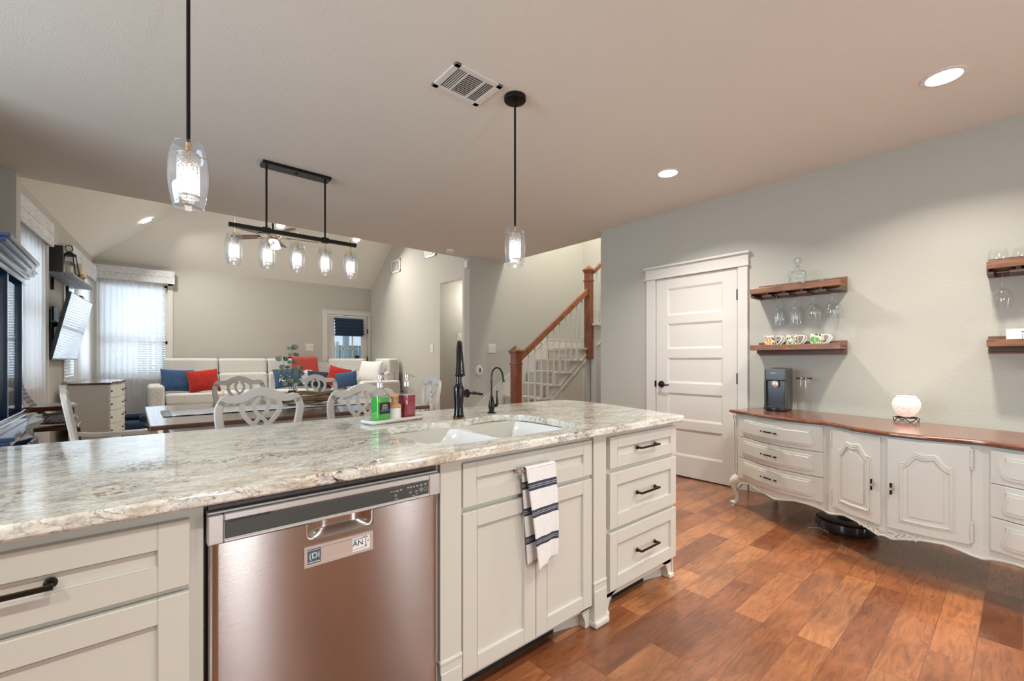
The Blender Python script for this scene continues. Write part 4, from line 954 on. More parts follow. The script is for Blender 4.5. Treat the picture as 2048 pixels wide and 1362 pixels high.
# apron: scalloped lower edge
def AP_(a):
    b_ = min(a, SLN-a)
    pts_ = [(0, .06), (.03, .13), (.08, .195), (.16, .212), (.26, .200), (.36, .187), (.40, .178), (.44, .182), (.55, .205), (.64, .205), (.72, .190), (.755, .178), (.79, .185), (.88, .214), (.95, .212), (1.03, .192), (1.08, .177), (1.117, .184)]
    for (x0, y0), (x1, y1) in zip(pts_, pts_[1:]):
        if b_ <= x1: return y0+(y1-y0)*(b_-x0)/(x1-x0)
    return pts_[-1][1]
N = 112; m = MB(); tops, bots = [], []
AA = [.045+(SLN-.09)*i/N for i in range(N+1)]
for w0, w1 in ((-.022, .0),):
    R = []
    for a in AA:
        ring = []
        for z, w in ((.245, w0), (.245, w1), (AP_(a), w1), (AP_(a), w0)): p = SE*a+SF*(DEP(a)+w); ring.append(m.V((p.x, p.y, z)))
        R.append(ring)
    for A_, B_ in zip(R, R[1:]):
        for k in range(4): m.bm.faces.new((A_[k], A_[(k+1) % 4], B_[(k+1) % 4], B_[k]))
    m.bm.faces.new(R[0][::-1]); m.bm.faces.new(R[-1])
m.build('apron', WHITEF, sdb)
m = MB(); bead = []
for a in AA: p = SE*a+SF*(DEP(a)+.001); bead.append((p.x, p.y, AP_(a)+.006))
m.tube(bead, .0078, 8); m.build('apron_bead', WHITEF, sdb, smooth=60)
m = MB()
for sg in (-1, 1):
    for (r0, cx_, cz_, tw, st0) in ((.030, .03, .205, 1.25, -100), (.020, .075, .222, 1.2, -60), (.014, .11, .214, 1.1, -40)):
        pth = []
        for i in range(26):
            t = i/25; r_ = r0*(1-.78*t); an = math.radians(st0+360*tw*t); a = 1.117+sg*(cx_+r_*math.cos(an)*1.25); z = cz_+r_*math.sin(an)*.8
            p = SE*a+SF*(DEP(a)+.004); pth.append((p.x, p.y, z))
        m.tube(pth, [.0058*(1-.5*i/25) for i in range(26)], 6)
    for k in range(5):
        a0 = 1.117+sg*(.035+k*.024); pth = []
        for i in range(6): a = a0+sg*.006*i; p = SE*a+SF*(DEP(a)+.004); pth.append((p.x, p.y, .188+.0085*i+.003*k))
        m.tube(pth, [.0055, .006, .0055, .0045, .003, .0012], 6)
m.build('carved_scrolls', WHITEF, sdb, smooth=60)
def cleg(a, d, sgn, back=False):
    m_ = MB()
    if back:
        p = SE*a+SF*d; m_.hull([(p.x-.014, p.y-.014, 0), (p.x+.014, p.y-.014, 0), (p.x+.014, p.y+.014, 0), (p.x-.014, p.y+.014, 0)], [(p.x-.024, p.y-.024, .236), (p.x+.024, p.y-.024, .236), (p.x+.024, p.y+.024, .236), (p.x-.024, p.y+.024, .236)])
    else:
        pts_ = spline([(.030, .24, -.018), (-.002*0+.012, .215, .006), (.000, .185, .018), (.008, .13, .008), (.020, .08, -.004), (.018, .045, .0), (.004, .022, .016)], 4)
        rr = [.034, .033, .033, .034, .034, .033, .031, .029, .027, .025, .022, .020, .018, .0165, .0155, .0150, .0145, .0145, .015, .0155, .016, .0165, .017, .0175, .018]
        path = []
        for (x_, z, w) in pts_: p = SE*(a+sgn*x_)+SF*(d+w); path.append((p.x, p.y, z))
        m_.tube(path, [rr[min(i, len(rr)-1)] for i in range(len(path))], 12)
        p = SE*(a+sgn*.002)+SF*(d+.018)
        for sg2 in (-1, 1):
            q_ = p+SE*sg2*.011; m_.lathe([(0, -.009), (.012, -.008), (.016, 0), (.012, .008), (0, .009)], (q_.x, q_.y, .028), 12, axis=1)
        m_.lathe([(0, .0), (.013, .0), (.012, .01), (.010, .02)], (p.x, p.y, .001), 12)
    m_.build('leg', WHITEF, sdb, smooth=60)
cleg(.0, DEP(0)-.01, 1); cleg(SLN, DEP(SLN)-.01, -1); cleg(.06, .05, 1, True); cleg(SLN-.06, .05, -1, True)
m = MB()
for a in (.012, SLN-.012):
    pth = []
    for i in range(22): t = i/21; r_ = .014*(1-.8*t); an = math.radians(90+500*t); p = SE*(a+r_*math.cos(an))+SF*(DEP(a)+.002); pth.append((p.x, p.y, .722+r_*math.sin(an)*1.5))
    m.tube(pth, .0035, 6)
    m.tube([tuple(list(SE*(a+.016)+SF*(DEP(a)-.004))+[z]) for z in (.70, .5, .28)], [.006, .011, .012], 8); m.tube([tuple(list(SE*(a-.010)+SF*(DEP(a)-.008))+[z]) for z in (.70, .5, .28)], [.004, .009, .011], 8)
m.build('corner_carving', WHITEF, sdb, smooth=60)
def bar_pull(par, a, z, ln, vert):
    m_ = SBM(); ends = SBM()
    if vert: pts_ = [(a, z-ln/2, .045), (a, z+ln/2, .045)]
    else: pts_ = [(a-ln/2, z, .045), (a+ln/2, z, .045)]
    m_.tube(pts_, .0055, 10)
    for k in ((-.32, .32) if not vert else (0,)):
        q = (a+k*ln, z, 0) if not vert else (a, z, 0)
        ends.tube([(q[0], q[1], .0), (q[0], q[1], .044)], .0045, 8)
        if not vert: ends.tube([(q[0]-.008, q[1], .045), (q[0]+.008, q[1], .045)], .0072, 10)
        else: ends.tube([(q[0], q[1]-.007, .045), (q[0], q[1]+.007, .045)], .0072, 10)
    bend2(m_); h_ = m_.build('handle', BRONZE, par, smooth=60); bend2(ends); ends.build('handle_mount', NICKEL, h_, smooth=60)
def sdrawer(a0, a1, z0, z1):
    m_ = SBM(); m_.box(a0, z0, -.004, a1, z1, .014, .003, 1)
    h_ = z1-z0; w_ = a1-a0; x0, x1 = a0+.045, a1-.045; y0, y1 = z0+.026, z1-.026
    shp = [(x0+.012, y1), (x1-.012, y1), (x1-.016, y1-.2*h_), (x1-.001, y1-.40*h_), (x1+.003, y0+.12*h_), (x1-.010, y0+.02*h_), (x1-.028, y0), (x0+.028, y0), (x0+.010, y0+.02*h_), (x0-.003, y0+.12*h_), (x0+.001, y1-.40*h_), (x0+.016, y1-.2*h_)]
    m_.prism(shp, .013, .021, axis=2, bev=.004)
    sh2 = offset(shp, -.014); m_.prism(sh2, .020, .0235, axis=2, bev=.0018, seg=1)
    bend2(m_); d_ = m_.build('drawer', WHITEF, sdb, smooth=30)
    bar_pull(d_, (a0+a1)/2, (z0+z1)/2+.004, .135, False)
for z0, z1 in ((.575, .738), (.409, .571), (.243, .405)): sdrawer(.055, .725, z0, z1); sdrawer(SLN-.725, SLN-.055, z0, z1)
def sdoor(a0, a1, hinge_left):
    z0, z1 = .243, .742; m_ = SBM(); m_.box(a0, z0, -.004, a1, z1, .014, .003, 1)
    w_ = a1-a0; cx_ = (a0+a1)/2; x0, x1 = a0+.062, a1-.062; y0 = z0+.060; ys = z1-.135
    cre = spline([(x0, ys), (x0+.018, ys+.006), (x0+.045, ys+.042), (cx_-.035, ys+.060), (cx_, ys+.052), (cx_+.035, ys+.060), (x1-.045, ys+.042), (x1-.018, ys+.006), (x1, ys)], 4)
    loop = [(x1, y0)]+cre[::-1]+[(x0, y0)]
    def dense(p_):
        o_ = []
        for a_, b_ in zip(p_, p_[1:]+p_[:1]):
            k_ = max(1, int(math.hypot(b_[0]-a_[0], b_[1]-a_[1])/.03)); o_ += [(a_[0]+(b_[0]-a_[0])*i/k_, a_[1]+(b_[1]-a_[1])*i/k_) for i in range(k_)]
        return o_
    for of_, r_, h_ in ((0, .0080, .0145), (.011, .0042, .0140)): m_.tube([(x, y, h_) for x, y in dense(offset(loop, of_) if of_ else loop)], r_, 8, closed=True)
    for dz, r_ in ((.010, .0065), (-.012, .0055)): m_.tube([(x, y+dz, .0165) for x, y in cre], r_, 8)
    x0i, x1i = x0+.026, x1-.026
    m_.prism([(x0i, y0+.026), (x1i, y0+.026), (x1i, ys-.022), (cx_+.02, ys+.022), (cx_-.02, ys+.022), (x0i, ys-.022)], .0135, .0185, axis=2, bev=.003, seg=1)
    bend2(m_, step=.03); d_ = m_.build('door', WHITEF, sdb, smooth=30)
    bar_pull(d_, a1-.030 if hinge_left else a0+.030, .47, .062, True)
    for zc in (z0+.065, z1-.065):
        h_ = SBM(); a = a0-.004 if hinge_left else a1+.004
        h_.tube([(a, zc-.055, .014), (a, zc-.048, .014), (a, zc-.047, .014), (a, zc-.038, .014), (a, zc-.037, .014), (a, zc+.037, .014), (a, zc+.038, .014), (a, zc+.047, .014), (a, zc+.048, .014), (a, zc+.055, .014)], [.003, .0065, .0045, .0045, .006, .006, .0045, .0045, .0065, .003], 8)
        bend2(h_); h_.build('hinge', WHITEF, d_, smooth=60)
sdoor(.790, 1.100, True); sdoor(1.134, 1.444, False)

rv = thing('robot_vacuum', 'black disc robot vacuum parked under the white sideboard', 'robot vacuum', (3.74, .80, 0))
MB().lathe([(0, .012), (.155, .012), (.168, .020), (.172, .045), (.168, .078), (.155, .086), (0, .088)], (0, 0, 0), 48).build('body', BLACKPL, rv, smooth=40)
MB().lathe([(.174, .025), (.177, .03), (.177, .07), (.172, .078)], (0, 0, 0), 48).build('bumper', M('bumper_gloss', (.02, .022, .025), .1), rv, smooth=40)
MB().lathe([(0, .088), (.045, .088), (.047, .098), (.04, .102), (0, .102)], (0, 0, 0), 28).build('sensor_turret', DARKPL, rv, smooth=40)
m = MB()
for k in range(3): an = 2.1+k*2.1; m.tube([(-.10, .13, .006), (-.10+.07*math.cos(an), .13+.07*math.sin(an), .004)], .002, 5)
m.build('side_brush', WHITEPL, rv)
for sx in (-1, 1): MB().box(sx*.10-.012, -.03, 0, sx*.10+.012, .03, .03).build('wheel', BLACKPL, rv)

# coffee machine, canister, mosaic lamp
ZS = .7805
cf = thing('coffee_machine', 'dark grey single-serve coffee machine on the left end of the sideboard', 'coffee machine', (3.93, 1.29, ZS), math.radians(6))
m = MB(); W2 = .078
m.box(-.05, -W2, 0, .14, W2, .335, .012, 3); m.box(-.085, -W2, .235, -.04, W2, .335, .012, 3); m.box(-.085, -W2, .012, -.048, -W2+.014, .24, .004); m.box(-.085, W2-.014, .012, -.048, W2, .24, .004)
m.build('housing', DARKPL, cf, smooth=40)
m = MB(); m.lathe([(0, .34), (.045, .338), (.062, .330), (.062, .325)], (.03, 0, .0), 24, sx=1.1); m.build('lid', BLACKPL, cf, smooth=40)
MB().box(-.052, -W2+.014, .03, -.049, W2-.014, .235).build('recess_panel', BLACKPL, cf)
m = MB(); m.lathe([(0, .0), (.018, .0), (.026, .012), (.028, .03), (.024, .048), (.01, .055), (0, .056)], (-.072, .004, .182), 20); m.build('brew_head', STEEL2, cf, smooth=50)
m = MB(); m.prism([(-.05, -W2), (-.05, W2), (-.10, W2), (-.135, .045), (-.14, 0), (-.135, -.045), (-.10, -W2)], .004, .030, bev=.004); m.build('drip_tray', BLACKPL, cf, smooth=40)
m = MB()
for i in range(4):
    for sy in (-1, 1): m.box(-.0535, sy*(W2-.022)-.004, .045+i*.028, -.0525, sy*(W2-.022)+.004, .061+i*.028)
m.build('side_slots', BK, cf)
text('NESPRESSO', .0085, WT, cf, (-.0856, .012, .298), (PI/2, 0, -PI/2), 'lettering')
cn = thing('glass_canister', 'tall clear water tank with black lid behind the coffee machine', 'canister', (4.035, 1.135, ZS))
MB().lathe([(.040, .03), (.047, .03), (.049, .06), (.052, .25)], (0, 0, 0), 32).build('glass_wall', GLASS, cn, smooth=60)
MB().lathe([(.040, 0), (.046, 0), (.0495, .065), (.0495, .075), (.044, .078)], (0, 0, .001), 32).build('glass_base', CRYSTAL, cn, smooth=60)
MB().lathe([(0, .25), (.055, .25), (.056, .256), (.052, .262), (0, .262)], (0, 0, 0), 32).build('lid', BLACKPL, cn, smooth=40)
ws = thing('mosaic_lamp', 'glowing pinkish-white mosaic glass bowl lamp on a wire stand', 'lamp', (3.83, .50, ZS))
m = MB(); m.lathe([(.018, .030), (.034, .034), (.056, .060), (.070, .095), (.072, .120), (.064, .145), (.050, .158), (.048, .160)], (0, 0, 0), 40); m.build('glass_bowl', MOSAIC, ws, smooth=60)
MB().lathe([(0, .152), (.047, .156), (.052, .164), (.050, .166), (.044, .160), (0, .158)], (0, 0, 0), 32).build('dish', PORC, ws, smooth=50)
m = MB(); m.tube([(.058*math.cos(a), .058*math.sin(a), .026) for a in [2*PI*i/32 for i in range(32)]], .0028, 6, closed=True)
for k in range(4):
    an = k*PI/2+.5; ca, sa = math.cos(an), math.sin(an); m.tube(spline([(.058*ca-.03*sa, .058*sa+.03*ca, .026), (.062*ca-.008*sa, .062*sa+.008*ca, .006), (.062*ca+.008*sa, .062*sa-.008*ca, .004), (.058*ca+.03*sa, .058*sa-.03*ca, .026)], 4), .0025, 6)
m.tube([(-.058, 0, .026), (.058, 0, .026)], .0025, 6); m.tube([(0, -.058, .026), (0, .058, .026)], .0025, 6)
m.build('wire_stand', BRONZE, ws, smooth=60)
point('lamp', (0, 0, .215), 1.1, (1, .82, .68), .03, ws)

# ------------------------------------------------------------------ shelves on the right wall
def rack_shelf(y0, y1, label, n):
    r = thing('wine_rack_shelf', label, 'shelf')
    MB().box(XR-.022, y0, 1.712, XR-.001, y1, 1.832, .002).build('back_board', SHELFW, r)
    m_ = MB(); m_.box(XR-.195, y0, 1.750, XR-.022, y1, 1.766, .001); m_.build('shelf_board', SHELFW, r)
    MB().box(XR-.215, y0, 1.744, XR-.195, y1, 1.790, .002).build('front_lip', SHELFW, r)
    st_ = (y1-y0)/n
    for i in range(n+1):
        y = y0+i*st_; wd = .036 if 0 < i < n else .030; a = max(y-wd, y0); b = min(y+wd, y1)
        h_ = MB(); h_.box(XR-.195, max(y-.010, y0), 1.728, XR-.022, min(y+.010, y1), 1.7495); h_.box(XR-.200, a, 1.712, XR-.022, b, 1.728, .001); h_.build('hanger_slat', SHELFD, r)
    return r
rack_shelf(.895, 1.53, 'dark wood shelf with stemware slots, holding the crystal decanter', 5)
rack_shelf(-.50, .150, 'dark wood shelf with stemware slots at the right edge', 5)
def low_shelf(y0, y1, label):
    r = thing('ledge_shelf', label, 'shelf')
    MB().box(XR-.022, y0, 1.222, XR-.001, y1, 1.335, .002).build('back_board', SHELFW, r)
    MB().box(XR-.195, y0, 1.268, XR-.022, y1, 1.283, .001).build('shelf_board', SHELFW, r)
    MB().box(XR-.215, y0, 1.264, XR-.195, y1, 1.308, .002).build('front_lip', SHELFW, r)
    MB().box(XR-.075, y0+.005, 1.235, XR-.022, y1-.005, 1.2675, .001).build('support_cleat', SHELFD, r)
low_shelf(.895, 1.53, 'dark wood ledge shelf holding the row of patterned mugs')
low_shelf(-.50, .150, 'dark wood ledge shelf at the right edge holding a bird picture')
def goblet(x, y, big, label, grp=None):
    g = thing('wine_glass', label, 'wine glass', (x, y, 1.729)); 
    if grp: g['group'] = grp
    pr_ = [(0, .0015), (.031, .0015), (.032, .003), (.006, .008), (.0038, .02), (.0036, .085), (.007, .100)]
    if big: pr_ += [(.022, .108), (.038, .128), (.046, .155), (.046, .18), (.040, .225)]; kk = 1
    else: pr_ += [(.018, .112), (.029, .135), (.033, .16), (.034, .20), (.032, .250)]
    MB().lathe([(r_, -h_) for r_, h_ in pr_[6:]], (0, 0, 0), 24).build('bowl', GOBLET, g, smooth=60)
    MB().lathe([(r_, -h_) for r_, h_ in pr_[:7]], (0, 0, 0), 16).build('stem', GOBLET, g, smooth=60)
yy = [1.34, 1.213, 1.086, .959]
for i, y in enumerate(yy):
    nm = ['first', 'second', 'third', 'fourth'][i]; kind = 'narrow' if i < 2 else 'round'
    goblet(XR-.158, y, i > 1, f'{kind} clear wine glass hanging in front in the {nm} slot from the door')
    goblet(XR-.060, y, i > 1, f'{kind} clear wine glass hanging behind another in the {nm} slot from the door')
goblet(XR-.14, .085, True, 'round clear wine glass hanging from the right edge shelf')
def tumbler(x, y, z, r_, h_, mat, label, name='shot_glass', cat='glass'):
    o_ = MB().lathe([(0, .004), (r_*.75, .002), (r_*.85, .0), (r_, h_), (r_*.93, h_), (r_*.78, .008), (0, .008)], (0, 0, 0), 20).build(name, mat, None, smooth=50, loc=(x, y, z)); return tag(o_, label, cat)
tumbler(XR-.11, 1.372, 1.7665, .021, .048, CRYSTAL, 'tiny cut-crystal glass nearest the door on the rack shelf')
tumbler(XR-.10, 1.332, 1.7665, .021, .048, CRYSTAL, 'tiny cut-crystal glass just left of the decanter')
tumbler(XR-.13, 1.035, 1.7665, .026, .052, CRYSTAL, 'small cut-crystal glass right of the decanter')
tumbler(XR-.11, .985, 1.7665, .024, .045, CRYSTAL, 'small cut-crystal glass farthest right on the decanter shelf')
def stemless(x, y, label):
    tag(MB().lathe([(0, .002), (.022, .002), (.038, .025), (.044, .055), (.040, .09), (.036, .105)], (0, 0, 0), 24).build('stemless_glass', GOBLET, None, smooth=60, loc=(x, y, 1.7665)), label, 'glass')
stemless(XR-.11, .105, 'stemless wine glass at the left end on top of the right edge shelf')
stemless(XR-.10, .0, 'stemless wine glass cut by the right edge of the frame, on the shelf')
dcn = thing('decanter', 'square cut-crystal decanter with ball stopper on the rack shelf', 'decanter', (XR-.12, 1.200, 1.7665), .1)
m = MB(); R4 = lambda h_, r_: rrect(-h_, -h_, h_, h_, r_)
rings(m, [(R4(.052, .010), 0), (R4(.056, .010), .004), (R4(.056, .010), .128), (R4(.050, .014), .137), (R4(.022, .021), .143), (R4(.017, .0168), .15), (R4(.018, .0178), .172), (R4(.024, .0238), .178)], True)
m.build('body', CRYSTAL, dcn, smooth=40)
MB().lathe([(0, .172), (.014, .174), (.012, .186), (.022, .198), (.029, .214), (.028, .232), (.018, .247), (0, .252)], (0, 0, 0), 20).build('stopper', CRYSTAL, dcn, smooth=40)
def mug(x, y, k, label, rz=0):
    g = thing('mug', label, 'mug', (x, y, 1.2835), rz)
    MB().lathe([(0, .0), (.033, .0), (.036, .004), (.0385, .05), (.0400, .103), (.0385, .104), (.0365, .05), (.034, .008), (0, .008)], (0, 0, 0), 28).build('cup', MUGS[k], g, smooth=60)
    MB().tube(spline([(.0, -.037, .088), (0, -.060, .097), (0, -.082, .090), (0, -.087, .072), (0, -.075, .048), (0, -.051, .026), (0, -.034, .016)], 4), [.0055]*25, 8).build('handle', M('mug_glaze_%d' % k, (.80, .78, .74), .15), g, smooth=60)
for i, y in enumerate((1.395, 1.235, 1.065)):
    nm = ['yellow jar print', 'green leaf and orange print', 'green fern print'][i]; ps = ['left', 'middle', 'right'][i]
    mug(XR-.152, y, i, f'patterned white mug with {nm}, front row {ps} on the ledge shelf', .25)
    mug(XR-.067, y+.005, 3+i, f'patterned white mug in the back row {ps}, half hidden on the ledge shelf', .25)
bc = thing('bird_card', 'white square plaque with a small bird drawing on the right edge shelf', 'picture', (XR-.15, -.005, 1.2835), 0)
MB().box(-.006, -.075, 0, .006, .075, .088, .002).build('plaque', WT, bc)
TC_ = lambda u, v, w: (-.0062-w, -u, v)
m = MB(TC_); m.ribbon(spline([(-.012, .066), (-.004, .070), (.004, .066), (.010, .056), (.018, .040), (.030, .020), (.036, .010)], 4), [.002+.006*math.sin(PI*min(1, i/24)) for i in range(25)], 0, .0005)
m.ribbon([(-.004, .068), (-.016, .071)], .002, 0, .0005); m.ribbon([(-.010, .058), (-.008, .04), (-.010, .012)], .0018, 0, .0005); m.ribbon([(.012, .04), (.010, .02), (.016, .008)], .0014, 0, .0005); m.build('bird_drawing', BK, bc)
m = MB(TC_); m.ribbon([(.030, .016), (.045, .012), (.060, .014)], .010, 0, .0006); m.build('red_mark', REDF, bc)

# ------------------------------------------------------------------ pendants and chandelier
BP = [(.044, .226), (.052, .205), (.0585, .17), (.0615, .13), (.0605, .09), (.056, .05), (.049, .016), (.047, .004), (.044, .0), (.042, .004)]
def shade(par, x, y, z, power, light=True):
    """glass barrel with a perforated metal sleeve; z is its lower rim"""
    s_ = MB().lathe(BP, (x, y, z), 32).build('glass_shade', SHADEG, par, smooth=60)
    MB().tube([(x+.0445*math.cos(a), y+.0445*math.sin(a), z+.226) for a in [2*PI*i/28 for i in range(28)]], .0012, 5, closed=True).build('glass_rim', SHADEG, s_, smooth=60)
    MB().lathe([(.034, .04), (.034, .188)], (x, y, z), 28).build('perforated_sleeve', PERF, s_, smooth=60)
    m_ = MB(); m_.lathe([(.0335, .036), (.0355, .036), (.0355, .043), (.0335, .043)], (x, y, z), 28); m_.lathe([(.0335, .186), (.0355, .186), (.0355, .190), (.0335, .190)], (x, y, z), 28); m_.build('sleeve_band', NICKEL, s_, smooth=60)
    m_ = MB(); m_.lathe([(0, .14), (.014, .14), (.016, .165), (.016, .198), (.009, .204), (.009, .232), (0, .232)], (x, y, z), 16)
    for k in range(3): an = .4+k*2*PI/3; m_.tube([(x, y, z+.197), (x+.054*math.cos(an), y+.054*math.sin(an), z+.197)], .0022, 6)
    for k in range(3): an = .4+k*2*PI/3; m_.lathe([(0, -.003), (.004, -.002), (.004, .002), (0, .003)], (x+.056*math.cos(an), y+.056*math.sin(an), z+.197), 8)
    m_.build('socket', BRASS, s_, smooth=45)
    b_ = MB().lathe([(0, .05), (.012, .054), (.020, .070), (.022, .09), (.018, .115), (.011, .135), (.011, .14), (0, .14)], (x, y, z), 18).build('bulb', BULB, s_, smooth=60)
    point('bulb_light', (x, y, z+.09), power, (1, .95, .88), .022, par)
def pendant(x, y, z, label):
    r = thing('pendant_light', label, 'pendant light', (x, y, 0)); shade(r, 0, 0, z, PEND)
    MB().tube([(0, 0, z+.232), (0, 0, ZC-.03)], .0062, 12).build('stem', BLACK, r, smooth=60)
    m_ = MB(); m_.lathe([(0, -.001), (.064, -.001), (.064, -.022), (.060, -.026), (.012, -.027), (.010, -.04), (.008, -.055), (0, -.055)], (0, 0, ZC), 36); m_.build('canopy', BLACK, r, smooth=45)
    m_ = MB()
    for a in (.7, .7+PI): m_.lathe([(0, -.026), (.005, -.026), (.005, -.031), (0, -.032)], (.042*math.cos(a), .042*math.sin(a), ZC), 8)
    m_.build('canopy_screws', BLACK, r)
pendant(1.692, 1.94, 1.728, 'glass barrel pendant hanging over the right half of the island, its round canopy visible')
pendant(.148, 1.94, 1.722, 'glass barrel pendant hanging over the left half of the island')
ch = thing('linear_chandelier', 'black linear chandelier with five glass barrel shades over the dining table', 'chandelier', (0, 3.85, 0))
MB().box(.752, -.058, ZC-.026, 1.262, .058, ZC-.0005, .003).build('canopy', BLACK, ch)
MB().box(.535, -.015, 2.177, 1.492, .015, 2.207, .002).build('crossbar', BLACK, ch)
for x in (.786, 1.227):
    MB().tube([(x, 0, 2.2), (x, 0, ZC-.02)], .0075, 12).build('rod', BLACK, ch, smooth=60)
    MB().box(x-.028, -.020, 2.170, x+.028, .020, 2.214, .003).build('rod_clamp', BLACK, ch)
MB().lathe([(0, -.026), (.010, -.026), (.010, -.034), (0, -.034)], (1.0, 0, ZC), 10).build('canopy_screw', BLACK, ch)
for x in (.57, .793, 1.007, 1.227, 1.443):
    MB().tube([(x, -.0, 2.235), (x, 0, 2.120)], .0045, 8).build('drop_stem', BRASS, ch, smooth=60); shade(ch, x, 0, 1.900, PEND*.9)

# ------------------------------------------------------------------ ceiling fan
fn = thing('ceiling_fan', 'brown-bladed ceiling fan with a bright light kit in the vaulted living room', 'ceiling fan', (1.76, 8.15, 0))
MB().tube([(0, 0, 3.30), (0, 0, 4.80)], .014, 12).build('downrod', BLACK, fn, smooth=60)
MB().lathe([(0, 4.81), (.07, 4.80), (.06, 4.70), (.02, 4.66), (0, 4.66)], (0, 0, 0), 24).build('canopy', BLACK, fn, smooth=50)
MB().lathe([(0, 3.34), (.05, 3.33), (.105, 3.29), (.125, 3.25), (.12, 3.20), (.09, 3.17), (.05, 3.15), (0, 3.15)], (0, 0, 0), 28).build('motor', NICKEL, fn, smooth=50)
FB = wood('fan_blade_wood', (.06, .03, .02), (.13, .07, .045), .45, (2, 12, 12))
for k in range(5):
    an = math.radians(-8+72*k); ca, sa = math.cos(an), math.sin(an); m = MB(lambda u, v, w, ca=ca, sa=sa: (u*ca-v*sa, u*sa+v*ca, w+3.235+v*.22))
    m.prism([(.20, -.055), (.62, -.072), (.69, -.060), (.71, -.02), (.71, .03), (.68, .068), (.62, .072), (.20, .055)], 0, .008); b_ = m.build('blade', FB, fn)
    m = MB(lambda u, v, w, ca=ca, sa=sa: (u*ca-v*sa, u*sa+v*ca, w+3.23)); m.prism([(.09, -.02), (.26, -.03), (.26, .03), (.09, .02)], -.006, .0); m.build('blade_arm', NICKEL, b_)
for k in range(4):
    an = math.radians(45+90*k); x, y = .075*math.cos(an), .075*math.sin(an)
    MB().lathe([(.012, 3.16), (.03, 3.13), (.045, 3.075), (.048, 3.05)], (x, y, 0), 18).build('light_shade', M('frosted_glass', (1, 1, 1), .4, emit=(1, .97, .93), estr=5), fn, smooth=60)
point('lamp', (0, 0, 2.99), 22, (1, .96, .9), .09, fn)
MB().tube([(.02, .0, 3.14), (.02, 0, 2.86)], .0012, 5).build('pull_chain', BRASS, fn)

# ------------------------------------------------------------------ dining table
TZ = .80
dt = thing('dining_table', 'large dining table with dark wood top and pale painted base behind the island', 'table', (.985, 3.975, 0))
MB().box(-.915, -.705, TZ-.028, .915, .705, TZ, .006, 2).build('tabletop', TABLEW, dt)
MB().box(-.80, -.59, TZ-.11, .80, .59, TZ-.0285, .003).build('apron', CHAIRW, dt)
for sx in (-1, 1):
    for sy in (-1, 1):
        MB().lathe([(0, 0), (.030, 0), (.034, .03), (.026, .06), (.030, .10), (.045, .30), (.038, .50), (.030, .56), (.044, .60), (.044, TZ-.111), (0, TZ-.111)], (sx*.76, sy*.55, .001), 18).build('leg', CHAIRW, dt, smooth=50)
rn = thing('table_runner', 'white linen runner with a crocheted end lying along the dark dining table', 'runner', (0, 0, 0))
m = MB(); m.grid(lambda s, t: (.20+1.62*s, 3.74+.43*t, TZ+.003+.0022*abs(math.sin(s*37+t*2))+.001*math.sin(t*13)), 60, 8); o = m.build('cloth', WHITEC, rn, smooth=180)
md = o.modifiers.new('t', 'SOLIDIFY'); md.thickness = .002; md.offset = 1
LACE = fabric('crochet_lace', (.30, .27, .25), (.82, .80, .77), 55)
m = MB(); m.grid(lambda s, t: (.150+.050*s, 3.735+.44*t, TZ+.004+.002*math.sin(t*40)), 4, 16); m.build('lace_end', LACE, rn, smooth=180)
m = MB(); m.grid(lambda s, t: (1.82+.07*s, 3.735+.44*t, TZ+.004+.002*math.sin(t*40)), 4, 16); m.build('lace_end', LACE, rn, smooth=180)

# centrepiece
wr = thing('twig_wreath', 'stack of gold-brown twig rings at the middle of the dining table', 'wreath', (1.13, 3.93, TZ+.006))
for k in range(9):
    R_ = .225-.012*(k % 3)+random.uniform(-.012, .012); zz = .012+.0085*k; tx, ty = random.uniform(-.03, .05), random.uniform(-.04, .04)
    MB().tube([(R_*math.cos(a)+.008*math.sin(3*a+k), R_*.93*math.sin(a), zz+tx*math.cos(a)*.5+ty*math.sin(a)*.5+.004*math.sin(5*a+k)+.012) for a in [2*PI*i/36 for i in range(36)]], .0055+.002*(k % 2), 6, closed=True).build('ring', TWIG, wr, smooth=60)
sp_ = thing('eucalyptus_sprig', 'eucalyptus sprig standing in a small black vase on the dining table', 'plant', (1.0, 3.965, TZ+.008))
MB().lathe([(0, 0), (.036, 0), (.045, .02), (.046, .07), (.034, .10), (.030, .115), (.034, .12), (.028, .118), (.028, .02), (0, .02)], (0, 0, 0), 24).build('vase', BLACKPL, sp_, smooth=50)
stems = [[(0, 0, .06), (.01, -.005, .18), (-.008, .0, .30), (.005, .0, .40), (-.01, 0, .475)], [(0, 0, .06), (-.03, 0, .16), (-.07, .01, .24), (-.10, .01, .30)], [(0, 0, .06), (.03, 0, .17), (.055, .01, .27), (.07, .0, .33)], [(0, 0, .06), (-.01, .02, .2), (-.05, .03, .33), (-.085, .03, .41)]]
m = MB(); pts_all = []
for s_ in stems: P_ = spline(s_, 6); m.tube(P_, [.0028*(1-.6*i/len(P_)) for i in range(len(P_))], 5); pts_all.append(P_)
m.build('stems', STEMM, sp_, smooth=60)
def leaf(m_, p, an, tilt, r_):
    c_ = Vector(p)+Vector((math.cos(an), math.sin(an), .2))*r_*1.1; ax = Vector((math.cos(an), math.sin(an), 0)); nrm = Vector((-math.sin(an)*math.sin(tilt), -math.cos(tilt)*.9, math.sin(tilt)*.5+.2)).normalized(); t_ = nrm.cross(ax).normalized(); ax = t_.cross(nrm)
    vs_ = [m_.V(tuple(c_+ax*r_*math.cos(a)+t_*r_*.9*math.sin(a)+nrm*r_*.12*math.cos(2*a))) for a in [2*PI*i/10 for i in range(10)]]; m_.bm.faces.new(vs_)
random.seed(5); k = 0
LV = [MB(), MB()]
